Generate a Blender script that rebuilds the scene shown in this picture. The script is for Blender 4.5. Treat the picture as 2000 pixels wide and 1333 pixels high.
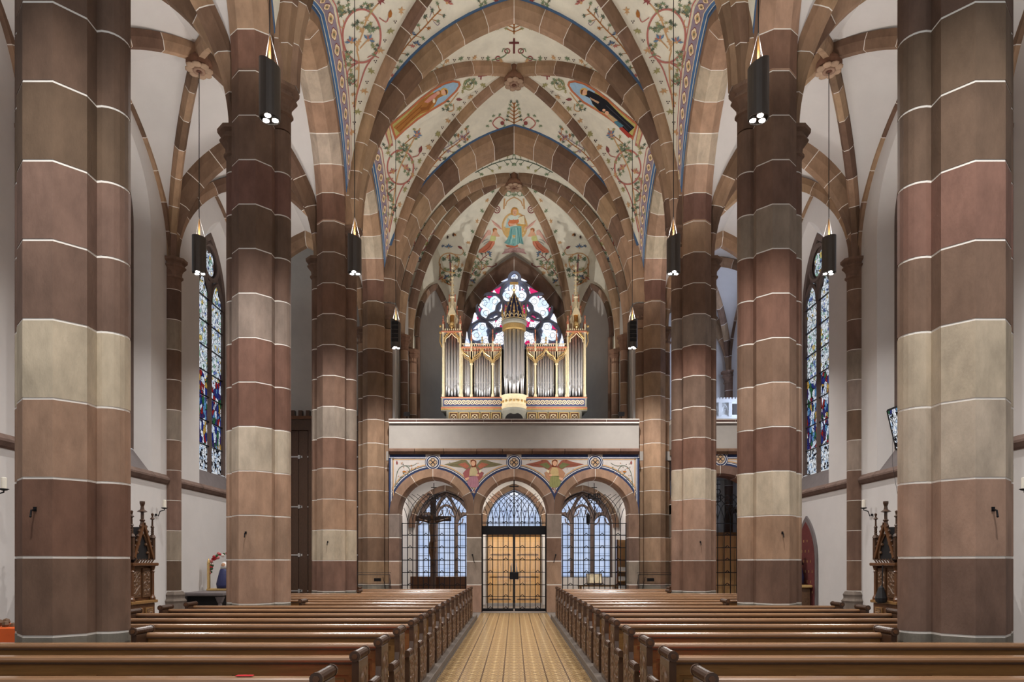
import bpy, bmesh, math, random
from mathutils import Vector
from mathutils.bvhtree import BVHTree
from mathutils.geometry import tessellate_polygon
random.seed(7)
for _o in list(bpy.data.objects): bpy.data.objects.remove(_o)
SC = bpy.context.scene
COL = SC.collection
PI = math.pi
# ---------------------------------------------------------------- camera (24 mm shift lens, level)
FPX, CXP, HORZ, EYE = 1333.0, 1004.0, 1100.0, 1.5
cam_d = bpy.data.cameras.new('camera'); cam = bpy.data.objects.new('camera', cam_d); COL.objects.link(cam)
cam_d.sensor_fit = 'HORIZONTAL'; cam_d.sensor_width = 36; cam_d.lens = 36*FPX/2000
cam_d.shift_x = (1000-CXP)/2000; cam_d.shift_y = (HORZ-666.5)/2000
cam.location = (0, 0, EYE); cam.rotation_euler = (PI/2, 0, 0)
cam_d.clip_start = .05; cam_d.clip_end = 200
SC.camera = cam
# ---------------------------------------------------------------- world: even daylight
W = bpy.data.worlds.new('daylight'); SC.world = W; W.use_nodes = True
W.node_tree.nodes['Background'].inputs[0].default_value = (.93, .965, 1, 1)
W.node_tree.nodes['Background'].inputs[1].default_value = .6
SC.view_settings.view_transform = 'Standard'; SC.view_settings.look = 'None'
SC.view_settings.gamma = 1; SC.view_settings.use_curve_mapping = False
SC.view_settings.exposure = 0.0
# the nave runs on behind the camera towards the open choir; a portal guides daylight sampling there
pl = bpy.data.lights.new('choir_daylight_portal', 'AREA'); pl.shape = 'RECTANGLE'; pl.size = 17; pl.size_y = 15.5
pl.cycles.is_portal = True
po = bpy.data.objects.new('choir_daylight_portal', pl); COL.objects.link(po)
po.location = (0, -2.5, 7.8); po.rotation_euler = (-PI/2, 0, PI)
LAMP_DOWN, LAMP_UP = 880.0, 280.0
GLASS = 1.0
# ---------------------------------------------------------------- helpers
def srgb(r, g, b, k=1.0):
    f = lambda c: (c/12.92 if c <= .04045 else ((c+.055)/1.055)**2.4)
    return (f(r/255)*k, f(g/255)*k, f(b/255)*k, 1)
def at(px, py, Y):
    return Vector(((px-CXP)*Y/FPX, Y, EYE+(HORZ-py)*Y/FPX))
class MB:
    def __init__(s): s.v = []; s.f = []; s.c = None
    def add(s, vs, fs):
        n = len(s.v); s.v += [tuple(v) for v in vs]; s.f += [tuple(i+n for i in f) for f in fs]; return s
    def box(s, x0, x1, y0, y1, z0, z1):
        return s.add([(x0,y0,z0),(x1,y0,z0),(x1,y1,z0),(x0,y1,z0),(x0,y0,z1),(x1,y0,z1),(x1,y1,z1),(x0,y1,z1)],
              [(0,3,2,1),(4,5,6,7),(0,1,5,4),(1,2,6,5),(2,3,7,6),(3,0,4,7)])
    def cbox(s, x0, x1, y0, y1, z0, z1, c=.01):
        # chamfered box: three stacked rings
        r0 = [(x0+c,y0+c),(x1-c,y0+c),(x1-c,y1-c),(x0+c,y1-c)]; r1 = [(x0,y0),(x1,y0),(x1,y1),(x0,y1)]
        vs = [(x,y,z0) for x,y in r0]+[(x,y,z0+c) for x,y in r1]+[(x,y,z1-c) for x,y in r1]+[(x,y,z1) for x,y in r0]
        return s.add(vs, s.rings(4, 4))
    @staticmethod
    def rings(n, m, cap=True, closed=True):
        fs = []
        for j in range(m-1):
            for i in range(n if closed else n-1):
                a = j*n+i; b = j*n+(i+1) % n
                fs.append((a, b, b+n, a+n))
        if cap: fs += [tuple(range(n-1, -1, -1)), tuple(range((m-1)*n, m*n))]
        return fs
    def prism(s, poly, z0, z1):          # plan polygon raised in z
        n = len(poly)
        return s.add([(x,y,z0) for x,y in poly]+[(x,y,z1) for x,y in poly], s.rings(n, 2))
    def prismY(s, poly, y0, y1):         # (x,z) polygon with depth in y
        n = len(poly)
        return s.add([(x,y0,z) for x,z in poly]+[(x,y1,z) for x,z in poly], s.rings(n, 2))
    def prismX(s, poly, x0, x1):         # (y,z) polygon with depth in x
        n = len(poly)
        return s.add([(x0,y,z) for y,z in poly]+[(x1,y,z) for y,z in poly], s.rings(n, 2))
    def tube(s, path, r, n=6, closed=False, rs=None):
        P = [Vector(p) for p in path]; m = len(P); vs = []
        up = Vector((0,0,1)); prev = None
        for i in range(m):
            if closed: T = P[(i+1) % m]-P[i-1]
            else: T = P[min(i+1, m-1)]-P[max(i-1, 0)]
            T.normalize()
            if prev is None:
                a = T.cross(up)
                if a.length < .05: a = T.cross(Vector((0,1,0)))
            else: a = prev-T*prev.dot(T)
            a.normalize(); prev = a; b = T.cross(a)
            rr = rs[i] if rs else r
            for k in range(n):
                t = 2*PI*k/n+PI/n
                vs.append(P[i]+a*(rr*math.cos(t))+b*(rr*math.sin(t)))
        fs = s.rings(n, m, cap=not closed)
        if closed:
            for k in range(n):
                a = (m-1)*n+k; b = (m-1)*n+(k+1) % n
                fs.append((a, b, (k+1) % n, k))
        return s.add(vs, fs)
    def bar(s, a, b, w, d=None):         # square bar between two points
        return s.tube([a, b], (w if d is None else (w+d)/2)*.7071, 4)
    def lathe(s, prof, cx=0, cy=0, cz=0, n=16, a0=0, a1=2*PI, oct=False):
        m = len(prof); full = abs(a1-a0-2*PI) < 1e-6; k = n if full else n+1; vs = []
        for r, z in prof:
            for i in range(k):
                t = a0+(a1-a0)*(i/n)+(PI/n if oct else 0)
                vs.append((cx+r*math.cos(t), cy+r*math.sin(t), cz+z))
        return s.add(vs, s.rings(k, m, cap=True, closed=full))
    def ball(s, c, r, n=8, m=5, sz=1):
        prof = [(max(r*math.sin(PI*i/m), 1e-4), -r*sz*math.cos(PI*i/m)) for i in range(m+1)]
        return s.lathe(prof, c[0], c[1], c[2], n)
    def ring(s, c, R, r, n=20, m=5, ax='y'):
        pts = []
        for i in range(n):
            t = 2*PI*i/n; u, v = R*math.cos(t), R*math.sin(t)
            pts.append((c[0]+u, c[1], c[2]+v) if ax == 'y' else (c[0], c[1]+u, c[2]+v) if ax == 'x' else (c[0]+u, c[1]+v, c[2]))
        return s.tube(pts, r, m, closed=True)
    def disc(s, c, R, th, n=16, ax='y'):
        pts = [(R*math.cos(2*PI*i/n), R*math.sin(2*PI*i/n)) for i in range(n)]
        if ax == 'y': return s.prismY([(c[0]+a, c[2]+b) for a, b in pts], c[1], c[1]+th)
        if ax == 'x': return s.prismX([(c[1]+a, c[2]+b) for a, b in pts], c[0], c[0]+th)
        return s.prism([(c[0]+a, c[1]+b) for a, b in pts], c[2], c[2]+th)
    def xf(s, fn): s.v = [tuple(fn(Vector(v))) for v in s.v]; return s
    def mir(s):                           # mirror in x
        s.v = [(-x, y, z) for x, y, z in s.v]; s.f = [tuple(reversed(f)) for f in s.f]; return s
    def build(s, name, mat, parent=None, color=None, smooth=False, mesh=None):
        o0 = org(parent)
        if mesh is None:
            mesh = bpy.data.meshes.new(name)
            mesh.from_pydata([(x-o0[0], y-o0[1], z-o0[2]) for x, y, z in s.v], [], s.f)
            mesh.materials.append(mat)
            if s.c:
                ca = mesh.color_attributes.new('paint', 'FLOAT_COLOR', 'CORNER')
                buf = []
                for f, c in zip(s.f, s.c): buf += list(c)*len(f)
                ca.data.foreach_set('color', buf)
            if smooth: mesh.shade_smooth()
        return link(name, mesh, parent, color)
def org(p):
    o = Vector((0,0,0))
    while p is not None: o = o+p.location; p = p.parent
    return o
def link(name, data, parent=None, color=None):
    o = bpy.data.objects.new(name, data); COL.objects.link(o)
    if parent is not None: o.parent = parent
    if color is not None: o.color = color
    return o
def tag(o, label=None, cat=None, group=None, kind=None):
    if label: o['label'] = label
    if cat: o['category'] = cat
    if group: o['group'] = group
    if kind: o['kind'] = kind
    return o
def thing(name, label=None, cat=None, loc=(0,0,0), group=None, kind=None):
    o = bpy.data.objects.new(name, None); COL.objects.link(o); o.location = loc; o.empty_display_size = .1
    return tag(o, label, cat, group, kind)
def copy_tree(o, parent=None):
    c = o.copy(); COL.objects.link(c)
    if parent is not None: c.parent = parent
    for ch in [x for x in o.children]: copy_tree(ch, c)
    return c
# ---------------------------------------------------------------- materials
def mat(name, col=None, rough=.6, metal=0, objcol=False, noise=.12, nscale=6, bump=0, bscale=60, stretch=None, gen='Object', spec=.5, attr=None, emit=0):
    m = bpy.data.materials.new(name); m.use_nodes = True; nt = m.node_tree; N = nt.nodes; L = nt.links
    b = N['Principled BSDF']; b.inputs['Roughness'].default_value = rough; b.inputs['Metallic'].default_value = metal
    b.inputs['Specular IOR Level'].default_value = spec
    tc = N.new('ShaderNodeTexCoord'); vec = tc.outputs[gen]
    if stretch:
        mp = N.new('ShaderNodeMapping'); mp.inputs['Scale'].default_value = stretch; L.new(vec, mp.inputs[0]); vec = mp.outputs[0]
    if objcol:
        oi = N.new('ShaderNodeObjectInfo'); csrc = oi.outputs['Color']
        va = N.new('ShaderNodeVectorMath'); va.operation = 'ADD'; L.new(vec, va.inputs[0])
        vm = N.new('ShaderNodeVectorMath'); vm.operation = 'SCALE'; L.new(oi.outputs['Random'], vm.inputs['Scale']); vm.inputs[0].default_value = (37, 19, 53)
        L.new(vm.outputs[0], va.inputs[1]); vec = va.outputs[0]
    elif attr:
        at_ = N.new('ShaderNodeAttribute'); at_.attribute_name = attr; csrc = at_.outputs['Color']
    else:
        rgb = N.new('ShaderNodeRGB'); rgb.outputs[0].default_value = col; csrc = rgb.outputs[0]
    if noise > 0:
        nz = N.new('ShaderNodeTexNoise'); nz.inputs['Scale'].default_value = nscale; nz.inputs['Detail'].default_value = 6; nz.inputs['Roughness'].default_value = .65
        L.new(vec, nz.inputs['Vector'])
        mr = N.new('ShaderNodeMapRange'); mr.inputs['From Min'].default_value = .3; mr.inputs['From Max'].default_value = .7
        mr.inputs['To Min'].default_value = 1-noise; mr.inputs['To Max'].default_value = 1+noise
        L.new(nz.outputs[0], mr.inputs[0])
        mx = N.new('ShaderNodeVectorMath'); mx.operation = 'SCALE'
        L.new(csrc, mx.inputs[0]); L.new(mr.outputs[0], mx.inputs['Scale']); csrc = mx.outputs[0]
    L.new(csrc, b.inputs['Base Color'])
    if bump > 0:
        n2 = N.new('ShaderNodeTexNoise'); n2.inputs['Scale'].default_value = bscale; n2.inputs['Detail'].default_value = 4
        L.new(vec, n2.inputs['Vector'])
        bp = N.new('ShaderNodeBump'); bp.inputs['Strength'].default_value = bump; bp.inputs['Distance'].default_value = .01
        L.new(n2.outputs[0], bp.inputs['Height']); L.new(bp.outputs[0], b.inputs['Normal'])
    if emit:
        L.new(csrc, b.inputs['Emission Color']); b.inputs['Emission Strength'].default_value = emit
    return m
STONE = mat('sandstone', rough=.85, objcol=True, noise=.24, nscale=2.6, stretch=(1.6,1.6,.7), bump=.25, bscale=45, spec=.25)
MORTAR = mat('lime_mortar', srgb(236,230,222), .9, noise=.04)
PLASTER = mat('aisle_plaster', srgb(210,206,204), .95, noise=.035, nscale=1.5, bump=.08, bscale=30, spec=.2)
GREYPL = mat('gallery_plaster', srgb(172,166,160), .95, noise=.06, nscale=2, bump=.08, bscale=30, spec=.2)
VAULT = mat('painted_vault_ground', srgb(226,222,206), .95, noise=.09, nscale=2.6, bump=.06, spec=.15)
PAINT = mat('fresco_paint', attr='paint', rough=.95, noise=.1, nscale=9, spec=.1)
BLUE = mat('blue_band_paint', srgb(82,110,146), .85, noise=.1, spec=.2)
SILL = mat('slate_grey_sill', srgb(112,104,104), .8, noise=.1, nscale=4, bump=.1)
DARKSTONE = mat('dark_tracery_stone', srgb(98,82,76), .8, noise=.15, nscale=5, bump=.1)
WOODT = mat('oak_top_glare_tint', srgb(150,112,80), .22, noise=.15, nscale=3, stretch=(1,8,8), spec=.9)  # lighter brown: glare on the pew tops put into the colour
WOOD = mat('varnished_oak', srgb(142,106,64), .3, noise=.22, nscale=2.2, stretch=(1,8,14), spec=.5)
WOODD = mat('dark_oak', srgb(76,54,40), .34, noise=.22, nscale=4, stretch=(6,3,3), spec=.5)
WOODC = mat('carved_oak', srgb(104,76,54), .42, noise=.3, nscale=14, spec=.45)
WOODR = mat('red_walnut', srgb(100,66,42), .28, noise=.25, nscale=5, stretch=(5,5,1), spec=.5)
WOODO = mat('pale_door_oak', srgb(222,178,122), .42, noise=.18, nscale=3, stretch=(6,6,.6), spec=.4)
IRON = mat('black_iron', srgb(28,27,30), .45, metal=.6, noise=.1)
GOLD = mat('gilding', srgb(222,188,126), .36, metal=.6, noise=.18, nscale=30)
GOLDL = mat('cream_and_gold_paint', srgb(228,212,176), .5, noise=.12, nscale=20)
TIN = mat('pipe_tin', srgb(236,236,240), .26, metal=.68, noise=.06, nscale=8, stretch=(1,1,.2))
ORED = mat('organ_red', srgb(190,120,92), .6, noise=.12, nscale=20)
OGREY = mat('organ_grey_green', srgb(150,148,138), .6, noise=.1)
OBLUE = mat('organ_blue', srgb(52,58,104), .6, noise=.15)
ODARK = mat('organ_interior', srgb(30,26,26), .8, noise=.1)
RED = mat('red_cloth', srgb(200,28,40), .9, noise=.1, nscale=30)
ORANGE = mat('orange_board', srgb(216,92,30), .5, noise=.06)
GREYM = mat('anthracite_lacquer', srgb(86,79,74), .38, metal=.35, noise=.05)
STEEL = mat('brushed_steel', srgb(206,204,202), .3, metal=.8, noise=.05)
BLACK = mat('matt_black', srgb(20,18,20), .7, noise=.1)
WHITE = mat('white_paint', srgb(232,232,230), .7, noise=.04)
CANDLE = mat('candle_wax', srgb(240,234,220), .5, noise=.03)
BRASS = mat('brass', srgb(200,150,90), .3, metal=.9, noise=.08)
CARPET = mat('dark_red_niche_paint', srgb(98,42,40), .9, noise=.2, nscale=12)
BULB = bpy.data.materials.new('lit_lens'); BULB.use_nodes = True
_b = BULB.node_tree.nodes['Principled BSDF']; _b.inputs['Emission Color'].default_value = (1,.97,.92,1); _b.inputs['Emission Strength'].default_value = 40
# palette of the sandstone courses (sRGB as the blocks look)
SG = 1.28
PAL = dict(l=(168,153,134), b=(142,114,94), r=(110,80,67), d=(96,76,62), g=(128,114,102), t=(150,120,98), k=(108,84,70))
def stc(k, j=8):
    c = PAL[k]; q = random.uniform(-j, j); l = sum(c)/3; c = [l+(v-l)*.92 for v in c]
    return srgb(c[0]+q, c[1]+q*.9+random.uniform(-1.5,1.5), c[2]+q*.8+random.uniform(-2,2), SG)
def rstone():
    c = stc(random.choice('bbktkkbkbt'), 8); return (c[0]*.96, c[1]*.96, c[2]*.89, 1)
# ---------------------------------------------------------------- curves: half arches, sweeps
class Half:                               # half arch from a spring point up to an apex point
    def __init__(s, sp, ap, c=-.3):
        s.sp = Vector(sp); s.ap = Vector(ap); s.c = c
        u = s.ap-s.sp; s.H = u.z; u.z = 0; s.L = u.length; s.u = u/s.L
        s.R = 1-c; s.hm = math.sqrt(1-2*c); s.tm = math.atan2(s.hm, -c) if c < 0 else math.atan2(s.hm, -c)
        s.B = Vector((s.u.y, -s.u.x, 0))
    def raw(s, t):
        th = s.tm*t; r = s.c+s.R*math.cos(th); h = s.R*math.sin(th)/s.hm
        return s.sp+s.u*(s.L*(1-r))+Vector((0,0,s.H*h))
    def frame(s, t):
        a = s.raw(max(t-.004, 0)); b = s.raw(min(t+.004, 1)); T = (b-a).normalized()
        Nn = Vector((-s.u.x*T.z, -s.u.y*T.z, T.x*s.u.x+T.y*s.u.y)).normalized()   # outward: away from the opening
        if t > .9995 and Nn.z > .2: Nn = Vector((0,0,min(1/Nn.z, 1.8)))               # mitre where the two halves meet
        return s.raw(t), T, Nn
    def off(s, t, d): P, T, Nn = s.frame(t); return P+Nn*d
    def length(s): return sum((s.raw((i+1)/24)-s.raw(i/24)).length for i in range(24))
def sweep(crv, prof, t0, t1, m, mb=None, clampx=None, mitre=None):
    mb = mb or MB(); vs = []; n = len(prof)
    for j in range(m+1):
        P, T, Nn = crv.frame(t0+(t1-t0)*j/m)
        if mitre is not None and j == m: P, T, Nn = crv.frame(1); P = P-crv.u*mitre
        for a, b in prof:
            v = P+crv.B*a+Nn*b
            if clampx: v.x = min(max(v.x, clampx[0]), clampx[1])
            vs.append(v)
    return mb.add(vs, MB.rings(n, m+1))
def shrink(prof, e=.006):
    cx = sum(p[0] for p in prof)/len(prof); cy = sum(p[1] for p in prof)/len(prof); out = []
    for x, y in prof:
        d = math.hypot(x-cx, y-cy); k = max(0, (d-e)/d); out.append((cx+(x-cx)*k, cy+(y-cy)*k))
    return out
def stone_arch(parent, crv, prof, slen=.72, gap=.02, cols=None, clampx=None, sub=3, t_from=0.0, t_to=1.0, wide=False):
    L = crv.length(); n = max(2, round(L*(t_to-t_from)/slen)); g = gap/L/2
    for i in range(n):
        a = t_from+(t_to-t_from)*i/n; b = t_from+(t_to-t_from)*(i+1)/n
        sweep(crv, prof, a+(g if i else 0), b-g, sub, clampx=clampx, mitre=(gap/2 if i == n-1 and t_to > .9999 else None)).build('stone', STONE, parent, stc(cols[i % len(cols)]) if cols else rstone())
    sweep(crv, shrink(prof, .006 if t_to < .9999 or not wide else .03), t_from, t_to, n*sub, clampx=clampx).build('mortar', MORTAR, parent)
RIB = [(-.115,.28),(-.115,.15),(-.055,0),(.055,0),(.115,.15),(.115,.28)]
TRV = [(-.2,.38),(-.2,.2),(-.09,0),(.09,0),(.2,.2),(.2,.38)]
# ================================================================ STRUCTURE
PY = [6.6, 11.39, 16.18, 20.97]; PX = 4.26; COURSE = [.84+.71*i for i in range(15)]
YW = 20.5                                  # front of the organ gallery wall
def arch_pts(cu, S, zs, H, n=10):
    c = (S*S-H*H)/(2*S); R = S-c; tm = math.atan2(H, -c)
    right = [(cu+c+R*math.cos(tm*i/n), zs+R*math.sin(tm*i/n)) for i in range(n+1)]
    left = [(2*cu-u, z) for u, z in right]
    return left+right[::-1][1:]
def outline(cu, S, sill, zs, H, n=10): return [(cu-S, sill)]+arch_pts(cu, S, zs, H, n)+[(cu+S, sill)]
def wall_open(mb, f, u0, u1, z0, z1, cu, S, sill, zs, H, n=10):
    q = lambda a, b, c, d: mb.add([f(*a), f(*b), f(*c), f(*d)], [(0,1,2,3)])
    q((u0,z0),(cu-S,z0),(cu-S,z1),(u0,z1)); q((cu+S,z0),(u1,z0),(u1,z1),(cu+S,z1))
    if sill > z0: q((cu-S,z0),(cu+S,z0),(cu+S,sill),(cu-S,sill))
    ap = arch_pts(cu, S, zs, H, n)
    for a, b in zip(ap, ap[1:]): q(a, b, (b[0],z1), (a[0],z1))
    return mb
def loft(mb, A, B, close=False):
    n = len(A); fs = [(i, (i+1) % n, n+(i+1) % n, n+i) for i in range(n if close else n-1)]
    return mb.add(list(A)+list(B), fs)
# ---------------------------------------------------------------- floor
def tile_mat():
    m = bpy.data.materials.new('encaustic_tile'); m.use_nodes = True; nt = m.node_tree; N = nt.nodes; L = nt.links
    b = N['Principled BSDF']; b.inputs['Roughness'].default_value = .24
    tc = N.new('ShaderNodeTexCoord'); sx = N.new('ShaderNodeSeparateXYZ'); L.new(tc.outputs['Object'], sx.inputs[0])
    def M(op, a, b_=None, c=None):
        n = N.new('ShaderNodeMath'); n.operation = op
        for i, v in enumerate((a, b_, c)):
            if v is None: continue
            if isinstance(v, (int, float)): n.inputs[i].default_value = v
            else: L.new(v, n.inputs[i])
        return n.outputs[0]
    def mix(f, a, bb):
        n = N.new('ShaderNodeMix'); n.data_type = 'RGBA'; L.new(f, n.inputs[0])
        for k, v in ((6, a), (7, bb)):
            if isinstance(v, tuple): n.inputs[k].default_value = v
            else: L.new(v, n.inputs[k])
        return n.outputs[2]
    x, y = sx.outputs[0], sx.outputs[1]
    per = .283/2
    wr_ = lambda v: M('MULTIPLY', M('SUBTRACT', M('FRACT', M('ADD', M('DIVIDE', v, .283), 40.5)), .5), .283)
    xe, ye = wr_(x), wr_(y)
    fx = M('ABSOLUTE', M('SUBTRACT', M('FRACT', M('ADD', M('DIVIDE', x, per), 40)), .5))
    fy = M('ABSOLUTE', M('SUBTRACT', M('FRACT', M('ADD', M('DIVIDE', y, per), 40)), .5))
    dd = M('ADD', fx, fy)
    nz = N.new('ShaderNodeTexNoise'); nz.inputs['Scale'].default_value = 22; L.new(tc.outputs['Object'], nz.inputs[0])
    col = mix(nz.outputs[0], srgb(152,126,84), srgb(182,156,112))
    line = M('LESS_THAN', M('ABSOLUTE', M('SUBTRACT', dd, .5)), .07)                     # diagonal lattice
    col = mix(line, col, srgb(128,92,58))
    octo = M('LESS_THAN', M('ABSOLUTE', M('SUBTRACT', M('MAXIMUM', fx, fy), .25)), .03)
    cen = M('LESS_THAN', dd, .15); col = mix(cen, col, srgb(92,66,48))                     # dark centre
    cor = M('GREATER_THAN', dd, .8); col = mix(cor, col, srgb(210,188,142))
    edge = M('GREATER_THAN', M('ABSOLUTE', xe), .283/2-.011)
    dash = M('GREATER_THAN', fy, .18)
    col = mix(M('MULTIPLY', edge, dash), col, srgb(60,42,34))
    ey = M('GREATER_THAN', M('ABSOLUTE', ye), .283/2-.009); col = mix(ey, col, srgb(112,84,58))
    L.new(col, b.inputs['Base Color'])
    return m
TILE = tile_mat()
PARQ = mat('platform_boards', srgb(92,66,46), .5, noise=.25, nscale=3, stretch=(.6,8,8))
KERB = mat('kerb_stone', srgb(104,94,86), .6, noise=.18, nscale=5, bump=.1)
FLST = mat('aisle_flagstones', srgb(120,112,106), .6, noise=.15, nscale=2)
fl = MB().box(-9.4, 9.4, -3, 27, -.25, -.006).build('floor', FLST); tag(fl, kind='structure')
tm_ = MB().cbox(-.1405, .1405, -.1405, .1405, -.006, .004, .002)
tmesh = tm_.build('tile', TILE, fl); n_t = 0
for j in range(42):
    for i in range(7):
        if n_t == 0: o = tmesh
        else: o = link('tile', tmesh.data, fl)
        n_t += 1; o.location = ((i-3)*.283, 20.25-j*.283, 0)
MB().box(-.99, .99, -3, 8.25, -.006, .003).build('tiled_aisle', TILE, fl)
for s, nm in ((-1, 'left'), (1, 'right')):
    xa, xb = sorted((s*1.02, s*5.35))
    pf = MB().box(xa+(.14 if s > 0 else 0), xb-(.14 if s < 0 else 0), 2.6, 18.6, -.005, .1).build('floor', PARQ); tag(pf, kind='structure')
    kb = thing('trim_1' if s < 0 else 'trim_2', kind='structure')
    y = 2.6; i = 0
    while y < 18.55:
        l = min(1.5, 18.6-y); a, b = sorted((s*1.0, s*1.155)); MB().cbox(a, b, y, y+l-.006, -.004, .105, .008).build('kerb_stone', KERB, kb); y += l; i += 1
# ---------------------------------------------------------------- pillars
def pillar_prof(nave, aisle, s, e=0.0):
    # plan outline, +x = nave side when s=-1
    h = [(.135,-.5),(.325,-.31)]
    def side(has):
        if not has: return [(.325,-.31),(.325,.31)]
        pts = [(.325,-.31),(.325,-.175)]
        for i in range(13):
            t = math.radians(-104+208*i/12); pts.append((.365+.165*math.cos(t), .165*math.sin(t)))
        return pts+[(.325,.175),(.325,.31)]
    R = side(nave if s < 0 else aisle); Lf = side(aisle if s < 0 else nave)
    P = [(-.135,-.5),(.135,-.5)]+R+[(.135,.5),(-.135,.5)]+[(-x, y) for x, y in Lf[::-1]]
    return P if not e else shrink(P, e)
def capital(z, cx, cy, k=1.0):
    pr = [(.12,-.47),(.175,-.46),(.205,-.44),(.205,-.4),(.172,-.385),(.18,-.3),(.225,-.22),(.27,-.19),(.27,-.165),(.225,-.145),(.235,-.1),(.3,-.06),(.305,0),(.1,0)]
    return MB().lathe([(r*k, q) for r, q in pr], cx, cy, z, 8, oct=True)
PCOL = {('L',0):'kkrblkkddddkkkk', ('R',0):'kkbllkrdddkkkkd', ('L',1):'kbbtlrrgkdrkkkt', ('R',1):'kktlrbkrrgkkktt',
        ('L',2):'grltbrgkkkrkktt', ('R',2):'grbtlrkdrgkkttt'}
PLAB = {('L',0):'massive sandstone pillar at the far left, nearest the camera', ('R',0):'massive sandstone pillar at the far right, nearest the camera',
        ('L',1):'second sandstone pillar on the left, behind the near left pillar', ('R',1):'second sandstone pillar on the right, behind the near right pillar',
        ('L',2):'third sandstone pillar on the left, beside the wooden wall cabinet', ('R',2):'third sandstone pillar on the right, before the barred aisle arch',
        ('L',3):'sandstone pillar at the left end of the organ gallery', ('R',3):'sandstone pillar at the right end of the organ gallery'}
HK = {0:(.0,2.0), 1:(.0,2.0), 2:(.0,1.95), 3:(0,2.0)}
for k, y in enumerate(PY):
    for s, sd in ((-1,'L'),(1,'R')):
        X = s*PX
        T = thing('pillar', PLAB[(sd,k)], 'pillar', (X, y, 0), 'nave pillars')
        cols = PCOL.get((sd,k))
        g = .011
        for i in range(-1, 13):
            z0 = 0 if i < 0 else COURSE[i]+g; z1 = COURSE[i+1]-g
            pr = pillar_prof(i < 12, i < 11, s)
            if i == 12: z1 = 9.4+.71-g
            mb = MB().prism([(X+a, y+b) for a, b in pr], z0, z1)
            if i < 0: mb = MB().prism([(X+a*1.035, y+b*1.035) for a, b in pr], 0, z1-.12).prism([(X+a, y+b) for a, b in pr], z1-.12, z1)
            c = stc(cols[min(i+1, len(cols)-1)], 5) if cols else rstone()
            if i < 0: c = srgb(112,106,96,SG)
            mb.build('stone', STONE, T, c)
        MB().prism([(X+a, y+b) for a, b in pillar_prof(1, 1, s, .005)], .0, 8.64).prism([(X+a, y+b) for a, b in pillar_prof(0, 0, s, .005)], 8.64, 9.9).build('mortar', MORTAR, T)
        cn = srgb(110,88,74,SG)
        capital(9.38, X-s*.365, y).build('capital', STONE, T, cn)
        capital(8.67, X+s*.365, y).build('capital', STONE, T, cn)
        if k < 3:
            hk = MB().tube([(X+s*.02, y-.49, 1.98), (X+s*.02, y-.55, 1.965), (X+s*.02, y-.56, 1.91)], .008, 6).ball((X+s*.02, y-.56, 1.91), .01)
            hk.box(X+s*.02-.014, X+s*.02+.014, y-.508, y-.495, 1.96, 2.0).build('candle_hook', IRON, T)
# ---------------------------------------------------------------- arcade walls (arches between the pillars)
ARC = [(-.325,.19),(-.135,0),(.135,0),(.325,.19),(.325,.46),(-.325,.46)]
def bl(s): return -s
for s, nm in ((-1,'left'),(1,'right')):
    wl = thing('wall_arcade_'+nm, kind='structure')
    for k in range(3):
        ya, yb = PY[k], PY[k+1]; mid = (ya+yb)/2
        for e, yy in ((1, ya), (-1, yb)):
            h = Half((s*PX, yy+e*.5, 9.4), (s*PX, mid, 12.08), c=-.5)
            arch = thing('arcade_arch'); arch.parent = wl
            stone_arch(arch, h, ARC, .62, .02, cols='rtltltl', sub=3)
            for w in (-.345, .325):
                sweep(h, [(w,.4),(w+.02,.4),(w+.02,.5),(w,.5)], 0, 1, 18).build('painted_edge', BLUE if (w < 0) == (s*e*h.u.y*e < 0) or True else BLUE, arch)
    # wall mass above the arches, hidden behind the vaults
    MB().box(s*PX-.3, s*PX+.3, PY[0]-.4, 21.6, 13.2, 16).build('upper_wall', PLASTER, wl)
# ---------------------------------------------------------------- vaults
ceil_n = thing('ceiling', kind='structure'); ceil_l = thing('ceiling', kind='structure'); ceil_r = thing('ceiling', kind='structure')
WEBV = []; WEBF = []                       # all painted web surfaces, for laying the frescoes on them
def web(parent, A, B, m, nw=8, nt=20, bulge=.05, name='vault_cell', rec=True):
    vs = []
    for j in range(nt+1):
        t = j/nt; a = A(t); b = B(t)
        for i in range(nw+1):
            w = i/nw; p = a.lerp(b, w); p = p+Vector((0,0,bulge*4*w*(1-w)*min(1, t*2)*min(1,(a-b).length/1.2)))
            vs.append(p)
    fs = [(j*(nw+1)+i, j*(nw+1)+i+1, (j+1)*(nw+1)+i+1, (j+1)*(nw+1)+i) for j in range(nt) for i in range(nw)]
    if rec:
        n = len(WEBV); WEBV.extend(vs); WEBF.extend([tuple(q+n for q in f) for f in fs])
    up = [v+Vector((0,0,.1)) for v in vs]; n = len(vs)
    o = MB().add(vs+up, fs+[tuple(q+n for q in f[::-1]) for f in fs]).build(name, m, parent, smooth=True)
    return o
def rib(parent, h, prof=RIB, t1=.985, name='vault_rib', slen=.62, t0=0):
    r = thing(name); r.parent = parent
    stone_arch(r, h, prof, slen, .018, sub=3, t_from=t0, t_to=t1)
    return r
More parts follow.
